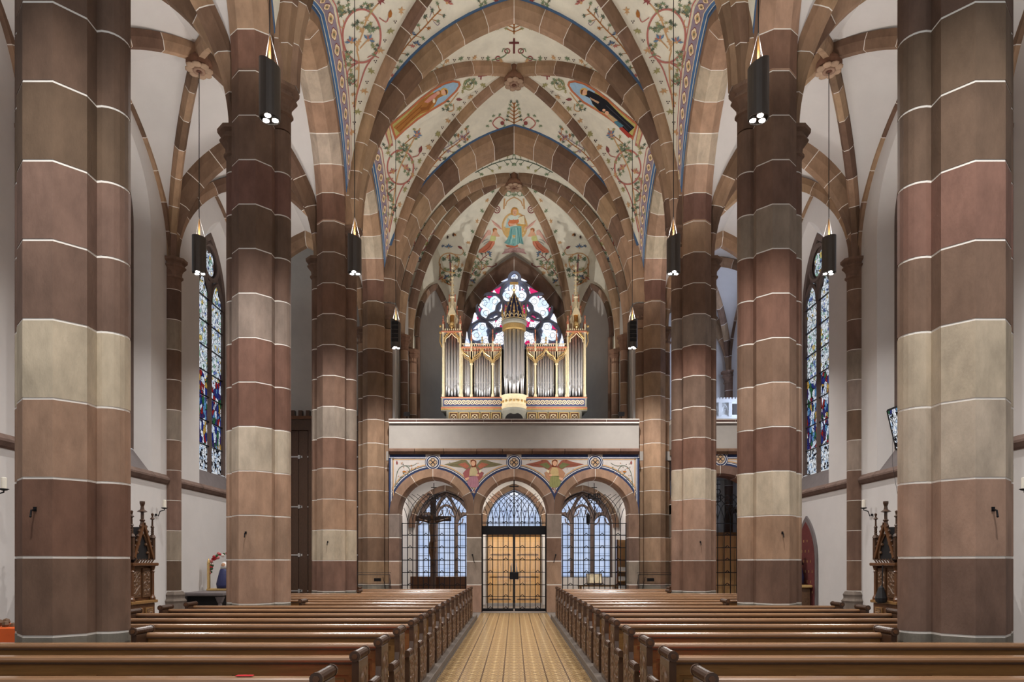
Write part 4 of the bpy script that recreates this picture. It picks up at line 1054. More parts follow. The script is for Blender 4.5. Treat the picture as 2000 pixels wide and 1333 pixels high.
# ================================================================ FRESCOES: thin paint layers laid on the vault cells and spandrels
bvh = BVHTree.FromPolygons([tuple(v) for v in WEBV], WEBF)
EYEV = Vector((0, 0, EYE))
def proj(px, py, lay=0):
    d = Vector(((px-CXP)/FPX, 1, (HORZ-py)/FPX)).normalized()
    h = bvh.ray_cast(EYEV, d)
    if h[0] is None: return None
    n = h[1] if h[1].dot(d) < 0 else -h[1]
    return h[0]+n*(.009+.0025*lay)
class Paint:
    def __init__(s, flat=None): s.m = MB(); s.m.c = []; s.flat = flat; s.tf = lambda p: p; s.mirror = False
    def P(s, p, lay):
        if s.flat is not None:
            x, z = p; return Vector((x, s.flat-.002-.0015*lay, z))
        return proj(p[0], p[1], lay)
    def face(s, pts, col, lay):
        vs = [s.P(p, lay) for p in pts]
        if any(v is None for v in vs): return
        c = sum(vs, Vector())/len(vs)
        if s.flat is None and max((v-c).length for v in vs) > .5: return
        s.m.add(vs, [tuple(range(len(vs)))]); s.m.c.append(col)
    def poly(s, pts, col, lay=1, maxe=None):
        pts = [s.tf(p) for p in pts]
        for P2 in ([pts, [(2*CXP-x, y) for x, y in pts]] if s.mirror else [pts]):
            tr = tessellate_polygon([[Vector((x, y, 0)) for x, y in P2]])
            me = maxe or (10 if s.flat is None else 9)
            st = [tuple(P2[i] for i in t) for t in tr]
            while st:
                a, b, c = st.pop(); L = [math.dist(a, b), math.dist(b, c), math.dist(c, a)]; k = L.index(max(L))
                if L[k] > me:
                    t = [a, b, c]; p, q, r = t[k], t[(k+1) % 3], t[(k+2) % 3]; m = ((p[0]+q[0])/2, (p[1]+q[1])/2)
                    st += [(p, m, r), (m, q, r)]
                else: s.face((a, b, c), col, lay)
    def line(s, pts, w, col, lay=1, closed=False, step=None):
        pts = [s.tf(p) for p in pts]; n = len(pts); out = []
        m = n if closed else n-1; step = step or (4 if s.flat is None else .03)
        for i in range(m):
            p0, p1, p2, p3 = (pts[(i+k) % n] if closed else pts[min(max(i+k, 0), n-1)] for k in (-1, 0, 1, 2))
            k = max(1, int(math.dist(p1, p2)/step))
            for j in range(k):
                t = j/k; t2 = t*t; t3 = t2*t
                out.append(tuple(.5*(2*p1[a]+(p2[a]-p0[a])*t+(2*p0[a]-5*p1[a]+4*p2[a]-p3[a])*t2+(3*p1[a]-p0[a]-3*p2[a]+p3[a])*t3) for a in (0, 1)))
        out.append(out[0] if closed else pts[-1])
        for O in ([out, [(2*CXP-x, y) for x, y in out]] if s.mirror else [out]):
            side = []
            for i in range(len(O)):
                a = O[max(i-1, 0)]; b = O[min(i+1, len(O)-1)]; dx, dy = b[0]-a[0], b[1]-a[1]; l = math.hypot(dx, dy) or 1
                ww = (w(i/len(O)) if callable(w) else w)/2
                side.append(((O[i][0]-dy/l*ww, O[i][1]+dx/l*ww), (O[i][0]+dy/l*ww, O[i][1]-dx/l*ww)))
            for (a, b), (c, d) in zip(side, side[1:]): s.face((a, b, d, c), col, lay)
    def ell(s, c, rx, ry, col, lay=1, n=12, rot=0):
        cr, sr = math.cos(rot), math.sin(rot)
        s.poly([(c[0]+rx*math.cos(2*PI*i/n)*cr-ry*math.sin(2*PI*i/n)*sr, c[1]+rx*math.cos(2*PI*i/n)*sr+ry*math.sin(2*PI*i/n)*cr) for i in range(n)], col, lay)
    def loop(s, c, rx, ry, w, col, lay=1, a0=0, a1=2*PI, n=18):
        full = abs(a1-a0-2*PI) < .01
        s.line([(c[0]+rx*math.cos(a0+(a1-a0)*i/n), c[1]+ry*math.sin(a0+(a1-a0)*i/n)) for i in range(n+(0 if full else 1))], w, col, lay, closed=full)
    LEAF = [(0,-.1),(.5,-.5),(.42,-.1),(1,0),(.42,.14),(.5,.55),(.05,.3),(-.35,.75),(-.3,.2),(-.9,.0),(-.3,-.2),(-.35,-.75)]
    def leaf(s, c, r, ang, col, lay=2):
        k = 1
        s.poly([(c[0]+r*k*(x*math.cos(ang)-y*math.sin(ang)), c[1]+r*k*(x*math.sin(ang)+y*math.cos(ang))) for x, y in s.LEAF], col, lay)
    def flower(s, c, r, ang, c1, c2, lay=3):
        for i in range(5):
            a = ang+(i-2)*.62; q = r*(1 if i % 2 == 0 else .8)
            s.poly([(c[0], c[1]), (c[0]+q*.6*math.cos(a-.28), c[1]+q*.6*math.sin(a-.28)), (c[0]+q*math.cos(a), c[1]+q*math.sin(a)), (c[0]+q*.6*math.cos(a+.28), c[1]+q*.6*math.sin(a+.28))], c1 if i % 2 else c2, lay)
        s.ell(c, r*.22, r*.22, C_OC, lay+1, 6)
    def bud(s, c, r, ang, col, lay=3):
        s.poly([(c[0]+r*x*math.cos(ang)-r*y*math.sin(ang), c[1]+r*x*math.sin(ang)+r*y*math.cos(ang)) for x, y in ((1.6,0),(.5,.55),(-.5,.5),(-.9,0),(-.5,-.5),(.5,-.55))], col, lay)
    def dots(s, c, r):
        for a, b in ((-1,0),(1,0),(0,1.6)): s.ell((c[0]+a*r*1.6, c[1]+b*r*1.6), r, r, C_DK, 2, 6)
    def build(s, name, parent, stuff=True):
        if not s.m.v: return None
        o = s.m.build(name, PAINT, parent)
        if stuff: o['kind'] = 'stuff'
        return o
def mute(c): l = .3*c[0]+.5*c[1]+.2*c[2]; return tuple(l+(v-l)*.72+.03 for v in c[:3])+(1,)
C_RD = srgb(190,96,80); C_DR = srgb(148,52,48); C_OC = srgb(206,152,76); C_YG = srgb(158,152,72); C_GR = srgb(112,138,92); C_DG = srgb(82,102,78)
C_BL = srgb(84,124,164); C_DB = srgb(58,84,120); C_PU = srgb(150,130,150); C_DK = srgb(66,50,46); C_SK = srgb(226,178,146); C_CR = srgb(236,222,188); C_BR = srgb(170,112,60); C_GY = srgb(140,144,148); C_PK = srgb(214,150,136)
C_RD, C_DR, C_OC, C_YG, C_GR, C_DG, C_BL, C_DB, C_PU = (mute(c) for c in (C_RD, C_DR, C_OC, C_YG, C_GR, C_DG, C_BL, C_DB, C_PU))
GREENS = [C_GR, C_DG, C_YG, C_GR]
# ---- patterned border along the arcade arches
def lat_point(Wf, D, t, d, lay):
    a = Wf.off(t, 0); b = D.off(t, .26); L = (b-a).length; w = min(d/max(L, 1e-3), 1); p = a.lerp(b, w)
    p = p+Vector((0,0,.05*4*w*(1-w)*min(1, t*2)*min(1, L/1.2)))
    n = Vector((-p.x*.8, 0, -3)).normalized(); return p+n*(.014+.004*lay), L
for k in (1, 2):
    mid = (PY[k]+PY[k+1])/2
    pt = Paint()
    for s in (-1, 1):
        for e, yy in ((1, PY[k]), (-1, PY[k+1])):
            D = Half((s*3.7, yy+e*.16, 9.4), (0, mid, ZB+.1), c=-.2); Wf = Half((s*3.93, yy+e*.1, 9.4), (s*3.93, mid, 12.56), c=-.42)
            def strip(d0, d1, col, lay, n=40):
                pr = None
                for i in range(n+1):
                    t = .12+.88*i/n; a, L = lat_point(Wf, D, t, d0, lay); b, _ = lat_point(Wf, D, t, min(d1, L*.8), lay)
                    if pr and d0 < L*.75: pt.m.add([pr[0], pr[1], b, a], [(0,1,2,3)]); pt.m.c.append(col)
                    pr = (a, b)
            strip(.03, .09, srgb(84,120,166), 0); strip(.09, .33, C_PU, 0); strip(.09, .105, C_CR, 1); strip(.315, .33, C_CR, 1); strip(.36, .385, C_RD, 1)
            nq = 11
            for i in range(nq):
                t = .2+.8*(i+.5)/nq; c0, L = lat_point(Wf, D, t, .21, 2)
                if L < .45: continue
                t1, _ = lat_point(Wf, D, t+.01, .21, 2); du = (t1-c0).normalized(); x1, _ = lat_point(Wf, D, t, .26, 2); dv = (x1-c0).normalized()
                for rr, col, lay in ((.098, C_DR, 0), (.085, C_CR, 1), (.05, C_OC, 2), (.022, C_DG, 3)):
                    q = []
                    for j in range(24):
                        a = 2*PI*j/24; r = rr*(.8+.22*abs(math.cos(2*a))) if rr > .06 else rr
                        q.append(c0+du*(r*1.25*math.cos(a))+dv*(r*.8*math.sin(a))+Vector((0,0,-.003*lay)))
                    pt.m.add(q, [tuple(range(24))]); pt.m.c.append(col)
    pt.build('painted_border', ceil_n)
# ---- vines, traced in left half and mirrored
def vines(name, tf, items):
    p = Paint(); p.mirror = True; p.tf = tf
    sc = math.dist(tf((0,0)), tf((1,0)))
    for it in items:
        k = it[0]
        if k == 'L': p.line(it[1], it[2]*sc, it[3], 1)
        elif k == 'O': p.loop(it[1], it[2], it[3], it[4]*sc, it[5], 1)
        elif k == 'f': p.flower(it[1], it[2], it[3], it[4], it[5])
        elif k == 'l':
            p.leaf(it[1], it[2]*1.25, random.uniform(0, 6), it[3] if len(it) > 3 else random.choice(GREENS))
            if len(it) == 3:                # ivy leaves come in threes on a short stalk
                for _ in range(2):
                    a = random.uniform(0, 6.28); q = (it[1][0]+it[2]*1.7*math.cos(a), it[1][1]+it[2]*1.7*math.sin(a))
                    p.line([it[1], q], it[2]*.16*sc, C_BR, 1); p.leaf(q, it[2]*1.05, random.uniform(0, 6), random.choice(GREENS))
        elif k == 'b': p.bud(it[1], it[2], it[3], it[4])
        elif k == 'd': p.dots(it[1], it[2])
        elif k == 'v':                      # leafy stem: path, leaf size, n
            pts, col, r, n = it[1:5]; p.line(pts, r*.32*sc, col, 1)
            for i in range(n):
                t = (i+.5)/n*(len(pts)-1); j = min(int(t), len(pts)-2); u = t-j
                x = pts[j][0]*(1-u)+pts[j+1][0]*u; y = pts[j][1]*(1-u)+pts[j+1][1]*u
                dx, dy = pts[j+1][0]-pts[j][0], pts[j+1][1]-pts[j][1]; l = math.hypot(dx, dy) or 1; sg = (-1)**i
                q = r*random.uniform(1.3, 2.4); ex, ey = x-dy/l*q*sg+dx/l*q*.5, y+dx/l*q*sg+dy/l*q*.5
                p.line([(x, y), ((x+ex)/2, (y+ey)/2), (ex, ey)], r*.2*sc, col, 1)
                p.leaf((ex, ey), r*random.uniform(.9, 1.25), random.uniform(0, 6), random.choice(it[5] if len(it) > 5 else GREENS))
    return p.build(name, ceil_n)
Z2 = lambda q: (600+q[0]/4.4425, q[1]/4.4425)
vines('painted_vines', Z2, [
 ('O',(470,310),165,232,17,C_RD), ('L',[(410,950),(440,700),(445,520),(430,420),(480,280),(510,180),(570,80),(640,0),(690,-60)],13,C_OC), ('L',[(445,440),(420,390),(380,345)],10,C_OC), ('L',[(455,420),(490,380),(525,345)],10,C_OC),
 ('L',[(620,150),(680,190),(700,160),(715,130)],9,C_RD), ('b',(715,125),30,-1.4,C_BR), ('f',(380,365),62,-1.9,C_RD,C_BL), ('f',(525,345),62,-1.0,C_RD,C_BL), ('l',(440,360),34,C_OC), ('l',(465,260),30,C_OC), ('l',(510,165),30,C_OC),
 ('L',[(300,440),(340,560),(410,550),(470,540)],10,C_RD), ('L',[(445,540),(360,600),(350,680),(390,730),(430,690)],10,C_RD), ('L',[(550,520),(500,600),(440,780),(400,930)],12,C_RD),
 ('L',[(340,110),(270,150),(280,230),(320,230),(310,170)],9,C_OC), ('L',[(620,500),(560,480),(520,500)],9,C_RD),
 *[('l',q,26) for q in ((350,490),(365,560),(330,520),(430,195),(400,215),(545,205),(570,262),(535,265),(565,400),(590,430),(380,650),(400,700),(365,700),(300,100),(290,130),(500,30),(520,60),(370,105),(350,40),(290,60))],
 *[('l',q,36,c) for q, c in zip(((815,90),(720,270),(632,440),(552,612),(492,792),(435,972),(388,1150)), (C_OC,C_YG,C_OC,C_YG,C_OC,C_YG,C_OC))],
 *[('d',q,6) for q in ((760,180),(670,345),(588,525),(515,705),(455,880),(405,1060))],
 ('l',(400,820),28,C_OC), ('l',(400,890),24,C_OC), ('l',(430,590),24,C_OC), ('l',(640,10),40,C_DR),
 ('v',[(690,670),(740,570),(800,480),(880,370),(1000,250),(1090,150),(1160,80)],C_BR,26,18,[C_GR,C_DG,C_BR,C_RD,C_GR]),
 ('f',(900,295),48,-1.2,C_BL,C_DB), ('f',(945,385),44,-1.2,C_BL,C_DB), ('f',(1210,20),60,-1.0,C_DR,C_RD), ('L',[(1090,180),(1130,220),(1150,200),(1130,190)],6,C_PU), ('L',[(1060,150),(1080,90),(1060,50)],6,C_PU),
 ('l',(1510,40),28), ('l',(1545,15),26), ('l',(1640,0),30,C_DR),
 # second bay, front cell
 *[('v',[(1240,420),(1290,380),(1340,350)],C_PU,18,4,[C_PU,C_DB,C_BR])], ('l',(1530,240),20), ('v',[(1500,240),(1620,200),(1700,160),(1777,140)],C_GR,22,8),
 ('v',[(990,640),(1080,580),(1180,520)],C_GR,18,8,[C_OC,C_GR,C_DG]), *[('l',(x,y),26,c) for x, y, c in ((1210,530,C_OC),(1330,505,C_GR),(1450,495,C_OC),(1570,505,C_GR),(1680,525,C_OC))],
 *[('d',q,5) for q in ((1275,515),(1400,498),(1520,498))],
 ('L',[(1600,520),(1700,490),(1740,440),(1700,420),(1690,450)],9,C_GR), ('O',(1735,440),22,20,9,C_DR), ('O',(1655,505),20,18,9,C_DR),
])
p = Paint(); p.mirror = True
p.line([(1004,104),(1004,74)], 4, C_DR); p.line([(994,83),(1014,83)], 4, C_DR); p.line([(1004,66),(1004,30)], 2.5, C_BR)
for i in range(5):
    y = 62-i*7
    p.line([(1004,y),(990+i*2,y-6)], 1.6, C_BR); p.leaf((988+i*2,y-7), 5, i, random.choice(GREENS))
p.line([(1004,252),(1004,200)], 2.5, C_BR); p.line([(1004,250),(975,252),(962,240),(975,228),(986,236)], 2.2, C_RD)
for i in range(6):
    y = 240-i*7; p.line([(1004,y),(992+i*1.5,y-6)], 1.5, C_BR); p.leaf((990+i*1.5,y-7), 5, i, random.choice(GREENS))
for q in ((958,236),(964,226),(976,224),(952,246),(985,246)): p.leaf(q, 5, q[0], random.choice(GREENS))
p.ell((981,240), 4, 4, C_DR, 2)
p.build('painted_tree', ceil_n)
Z3 = lambda q: (700+q[0]/3.3333, 250+q[1]/3.3333)
vines('painted_vines', Z3, [
 ('O',(272,255),85,112,10,C_RD), ('L',[(175,720),(215,560),(240,380),(262,280),(300,190),(350,90),(400,0)],8,C_OC), ('f',(225,290),36,-2,C_OC,C_RD), ('f',(300,262),36,-.9,C_OC,C_RD), ('b',(400,145),18,-1.3,C_DR), ('L',[(350,190),(385,180),(398,160)],6,C_RD), ('f',(375,58),26,-1.2,C_RD,C_BL),
 ('L',[(185,400),(190,340),(225,330)],6,C_RD), ('L',[(300,360),(260,440),(225,560),(200,680)],7,C_RD), ('L',[(240,390),(200,420),(195,470),(225,480)],6,C_RD),
 *[('l',q,17) for q in ((190,330),(205,390),(195,430),(215,470),(290,110),(270,130),(310,140),(330,200),(250,200),(260,170),(320,300),(210,520),(190,560),(180,130),(190,160))],
 *[('l',q,20,c) for q, c in (((515,35),C_YG),((455,120),C_OC),((398,215),C_YG),((350,305),C_OC),((303,400),C_YG),((268,500),C_OC),((240,600),C_YG))],
 *[('d',q,4) for q in ((480,80),(425,165),(372,262),(322,350))],
 ('v',[(395,420),(430,340),(480,250),(560,160),(640,100),(720,30)],C_BR,17,16,[C_GR,C_DG,C_PU,C_BR]), ('f',(680,70),26,-.8,C_PU,C_DR), ('f',(520,205),22,-.8,C_PU,C_DR),
 # organ bay side cells
 ('v',[(325,1060),(345,930),(360,850),(390,760),(420,690),(400,660)],C_DR,22,14), ('f',(345,850),30,-1.5,C_BL,C_DB), ('f',(385,855),30,-1.3,C_BL,C_DB), ('O',(405,740),42,62,8,C_RD), ('b',(470,660),14,-.6,C_DR), ('L',[(440,690),(485,690),(490,660),(470,655)],5,C_RD),
 ('v',[(640,440),(700,410),(780,380),(820,370)],C_GR,18,8,[C_GR,C_DR,C_OC]), ('l',(620,470),24,C_OC), ('L',[(625,470),(628,500),(622,540)],9,C_OC), *[('l',q,18,c) for q, c in (((545,625),C_GR),((600,555),C_OC),((665,480),C_GR),((500,700),C_OC),((450,800),C_GR))],
 ('v',[(760,290),(860,240),(950,210),(1010,200)],C_DG,17,10,[C_GR,C_DG,C_YG]),
])
Z5 = lambda q: (850+q[0]/6.3467, 350+q[1]/6.3467)
vines('painted_vines', Z5, [
 # slanting cells beside the window
 ('L',[(195,1330),(190,1200),(185,1050),(178,930)],16,C_DR), ('O',(170,1035),125,118,14,C_OC), ('f',(165,850),58,-1.57,C_DB,C_BL), ('f',(140,1225),52,-2.2,C_BL,C_DB), ('f',(70,1240),40,-2.2,C_DR,C_RD), ('L',[(240,930),(320,940),(350,890),(320,850)],10,C_OC), ('b',(310,850),26,-2.6,C_DR), ('L',[(60,1050),(60,1200),(120,1280),(200,1320)],12,C_BR),
 *[('l',(random.uniform(50,300),random.uniform(930,1300)),34,random.choice(GREENS+[C_OC])) for _ in range(26)], ('l',(330,1070),30,C_OC), ('l',(365,930),30,C_GR), ('l',(410,790),32,C_OC), ('l',(460,650),32,C_GR), ('l',(520,520),32,C_OC), ('l',(580,390),32,C_GR), ('l',(640,260),32,C_OC), ('l',(710,150),30,C_GR),
 *[('l',q,26,c) for q, c in (((1240-1000,690),C_BR),((150,720),C_DK),((95,830),C_DB),((225,690),C_DK))],
 # back cell foliage
 ('v',[(375,1340),(440,1210),(510,1090),(575,1000),(640,940)],C_DR,30,14,[C_GR,C_DG,C_YG,C_GR,C_OC]), ('O',(500,1090),75,110,10,C_OC), ('f',(655,930),58,-.5,C_DB,C_BL), ('f',(410,1240),46,-1.8,C_BL,C_DB), ('f',(460,1280),46,-1.0,C_BL,C_DB), ('L',[(570,1130),(640,1080),(700,1090),(760,1060)],12,C_DR), ('l',(760,1060),28,C_DR), ('l',(620,1080),36,C_OC), ('L',[(560,1000),(500,960),(480,880)],10,C_OC),
 *[('l',(random.uniform(430,640),random.uniform(1010,1200)),30,random.choice(GREENS+[C_OC])) for _ in range(16)],
 ('O',(765,378),38,42,12,C_DR), ('O',(770,378),15,17,8,C_DR), ('L',[(870,335),(890,275),(930,245),(985,222)],14,C_OC), ('L',[(860,240),(855,300),(850,370)],20,C_OC), ('O',(905,180),34,30,9,C_GR), ('O',(865,185),22,20,8,C_GR), ('L',[(985,215),(985,140)],9,C_GR), ('L',[(830,130),(900,140),(980,150)],9,C_GR), *[('l',q,24,C_GR) for q in ((850,150),(930,150),(960,190),(840,200),(880,130))],
 ('l',(690,410),30,C_GR), ('l',(640,500),26,C_OC), ('l',(580,680),24,C_GR),
])
# ---- the painted enthroned figure with two angels
fp = Paint(); fp.tf = Z5
fp.loop((985,585), 150, 165, 22/6.35, srgb(214,176,120), 1); fp.loop((985,585), 132, 145, 8/6.35, C_CR, 1)
fp.poly([(850,590),(1120,590),(1110,660),(1060,740),(900,740),(860,660)], srgb(214,178,116), 1)
fp.ell((985,405), 50, 58, srgb(222,180,110), 2)
fp.poly([(930,590),(1070,575),(1075,700),(1098,810),(1050,795),(990,830),(905,812),(853,790),(885,755),(915,690)], srgb(128,178,176), 3)
for a in ([(950,610),(935,700),(910,800)], [(985,600),(985,700),(965,815)], [(1020,600),(1040,700),(1050,790)], [(1060,600),(1062,700),(1080,800)]): fp.line(a, 1.1, srgb(84,138,140), 4)
for a in ([(965,610),(958,700),(935,805)], [(1003,600),(1010,700),(1005,815)]): fp.line(a, 1.0, srgb(190,220,210), 4)
fp.poly([(868,815),(930,822),(1020,800),(1032,835),(960,852),(888,842)], srgb(196,120,92), 2)
fp.poly([(928,490),(1022,480),(1045,520),(1010,560),(915,585),(897,545)], srgb(214,128,86), 4)
fp.poly([(903,462),(945,445),(1030,450),(1052,472),(1020,500),(930,505)], srgb(214,226,216), 5)
fp.poly([(898,480),(932,505),(905,545),(935,600),(868,602),(880,555)], srgb(176,206,208), 4)
fp.poly([(1030,475),(1105,450),(1112,560),(1045,560)], srgb(232,222,190), 5); fp.poly([(1000,548),(1125,562),(1118,592),(1015,572)], srgb(206,164,94), 6)
fp.line([(1030,475),(1105,450),(1112,560)], .8, C_BR, 6)
fp.poly([(905,545),(960,550),(1005,545),(1000,562),(930,575)], srgb(230,180,150), 6); fp.ell((1125,595), 14, 14, C_SK, 6, 8)
fp.poly([(975,430),(1000,430),(1005,455),(970,455)], C_SK, 6)
fp.ell((985,397), 30, 40, C_SK, 6); fp.poly([(945,440),(942,390),(955,360),(985,350),(1015,362),(1020,395),(1008,375),(985,368),(965,378),(958,410),(955,445)], srgb(190,140,80), 7)
fp.ell((975,395), 3, 2.5, C_DK, 8, 6); fp.ell((997,395), 3, 2.5, C_DK, 8, 6); fp.line([(986,398),(984,410),(988,412)], .5, C_BR, 8); fp.line([(978,421),(994,421)], .6, C_DR, 8)
fp.poly([(820,932),(860,890),(895,862),(930,850),(1030,848),(1075,868),(1110,900),(1135,932),(1060,912),(990,905),(900,915)], srgb(190,152,150), 2)
for x in (880, 930, 985, 1040, 1085): fp.ell((x, 880), 26, 20, srgb(206,172,168), 3)
fp.build('painted_figure', ceil_n, False)
for m in (0, 1):
    ap = Paint(); ap.tf = (lambda q: Z5(q)) if not m else (lambda q: (2*CXP-Z5(q)[0]-9/6.3, Z5(q)[1]))
    W1 = srgb(222,180,164)
    ap.poly([(688,500),(740,535),(790,570),(832,628),(790,615),(735,570)], W1, 2); ap.poly([(690,640),(655,625),(610,690),(560,780),(530,838),(600,760),(650,700),(690,690)], W1, 2)
    ap.line([(700,512),(760,560),(820,620)], .7, C_RD, 3); ap.line([(650,640),(600,720),(545,815)], .7, C_RD, 3)
    ap.poly([(715,655),(765,655),(790,695),(770,712),(745,705),(690,705)], C_SK, 3)
    ap.poly([(690,700),(750,705),(752,745),(735,770),(672,765)], srgb(202,204,140), 4)
    ap.poly([(675,762),(738,765),(735,805),(690,870),(605,915),(530,912),(545,880),(610,830),(650,790)], srgb(206,126,100), 3)
    ap.line([(700,780),(660,850),(580,905)], 1.0, srgb(160,84,70), 4); ap.line([(720,775),(690,840),(620,900)], .8, srgb(226,160,130), 4)
    ap.poly([(745,690),(800,700),(795,712),(745,712)], C_SK, 5)
    ap.ell((741,636), 25, 28, C_SK, 5); ap.poly([(712,640),(716,615),(740,605),(766,618),(760,628),(735,622),(725,660)], srgb(170,104,60), 6)
    ap.ell((752,636), 2.5, 2.5, C_DK, 7, 6)
    for q in ([(660,750),(610,760),(580,790)], [(670,770),(620,790),(600,810)]): ap.line(q, .8, C_GY, 3)
    ap.build('painted_angel', ceil_n, False)
# ---- two painted medallions in the second bay
for m in (0, 1):
    mp_ = Paint(); mp_.tf = (lambda q: Z2(q)) if not m else (lambda q: (2*CXP-Z2(q)[0], Z2(q)[1]))
    mp_.poly([(665,1130),(712,1080),(745,1260),(710,1280),(690,1210)], C_RD, 1); mp_.poly([(682,1135),(706,1100),(736,1240),(716,1256),(700,1200)], srgb(206,190,140), 2)
    mp_.poly([(715,1075),(860,960),(980,850),(1080,775),(1180,715),(1265,695),(1320,705),(1332,735),(1300,790),(1200,890),(1080,960),(960,1040),(850,1130),(760,1215)], srgb(190,116,84), 1)
    mp_.poly([(735,1080),(870,970),(990,865),(1090,790),(1185,733),(1262,712),(1305,718),(1310,740),(1280,785),(1190,872),(1075,942),(950,1022),(845,1112),(768,1180)], srgb(190,180,110), 2)
    mp_.poly([(1090,790),(1185,733),(1262,712),(1305,718),(1310,740),(1280,785),(1190,872),(1100,925)], srgb(160,190,214), 3)
    rb = srgb(176,120,66) if not m else srgb(40,40,46)
    mp_.poly([(745,1100),(860,1000),(985,870),(1060,820),(1140,780),(1195,790),(1200,815),(1130,850),(1110,900),(1050,960),(980,985),(900,1050),(800,1150)], rb, 4)
    for a in ([(770,1110),(880,1010),(990,910)], [(800,1130),(900,1030),(1000,945)]): mp_.line(a, 1.2, srgb(136,84,44) if not m else srgb(74,74,84), 5)
    mp_.ell((1185,792), 36, 34, srgb(222,186,110), 4); mp_.ell((1180,795), 22, 24, C_SK, 6); mp_.poly([(1185,770),(1208,778),(1212,800),(1200,820),(1195,790)], srgb(120,80,56), 7)
    if not m:
        mp_.poly([(1010,880),(1060,830),(1110,800),(1130,815),(1100,850),(1040,890)], C_PK, 6); mp_.ell((1130,800), 16, 16, C_SK, 7); mp_.poly([(975,930),(1030,925),(1080,860),(1095,870),(1050,945),(985,960)], srgb(150,96,54), 6); mp_.ell((1095,870), 12, 20, C_CR, 7, 8)
    else:
        mp_.poly([(760,1180),(860,1090),(880,1110),(800,1190)], srgb(176,70,60), 6); mp_.poly([(840,1085),(900,1040),(925,1055),(870,1110)], srgb(84,132,150), 6); mp_.poly([(890,1040),(980,970),(1000,985),(930,1050)], srgb(196,170,130), 6); mp_.ell((985,975), 18, 18, C_SK, 7); mp_.poly([(1050,880),(1110,850),(1135,835),(1120,860),(1060,895)], srgb(196,160,130), 6); mp_.ell((1010,950), 14, 12, C_SK, 7)
    mp_.build('painted_medallion', ceil_n, False)
vines('painted_vines', Z2, [
 ('L',[(1310,800),(1250,880),(1210,930),(1230,965),(1270,950),(1265,900)],9,C_OC), ('b',(1310,860),22,0,C_DR), *[('l',q,22) for q in ((1240,910),(1215,945),(1390,745),(1420,720),(1360,760),(1440,690))], ('O',(1400,735),45,45,8,C_YG), ('L',[(1480,660),(1560,650)],14,C_DR), ('L',[(1505,690),(1510,625)],12,C_DR),
 *[('l',q,28,c) for q, c in (((1620,640),C_OC),((1525,740),C_YG),((1415,840),C_OC),((1315,940),C_YG),((1220,1045),C_OC),((1135,1165),C_YG),((1055,1280),C_OC))], *[('d',q,5) for q in ((1465,790),(1362,885),(1265,990),(1170,1100),(1085,1215))],
 ('v',[(770,1330),(830,1260),(900,1200),(950,1160)],C_BR,20,6), ('f',(950,1165),48,-1.0,C_RD,C_BL), ('b',(980,1300),24,-1.3,C_DR), ('v',[(1170,1300),(1270,1240),(1340,1190),(1410,1140)],C_PU,22,8,[C_GR,C_DG,C_PU]), ('f',(1340,1200),38,-.8,C_DR,C_PU),
])
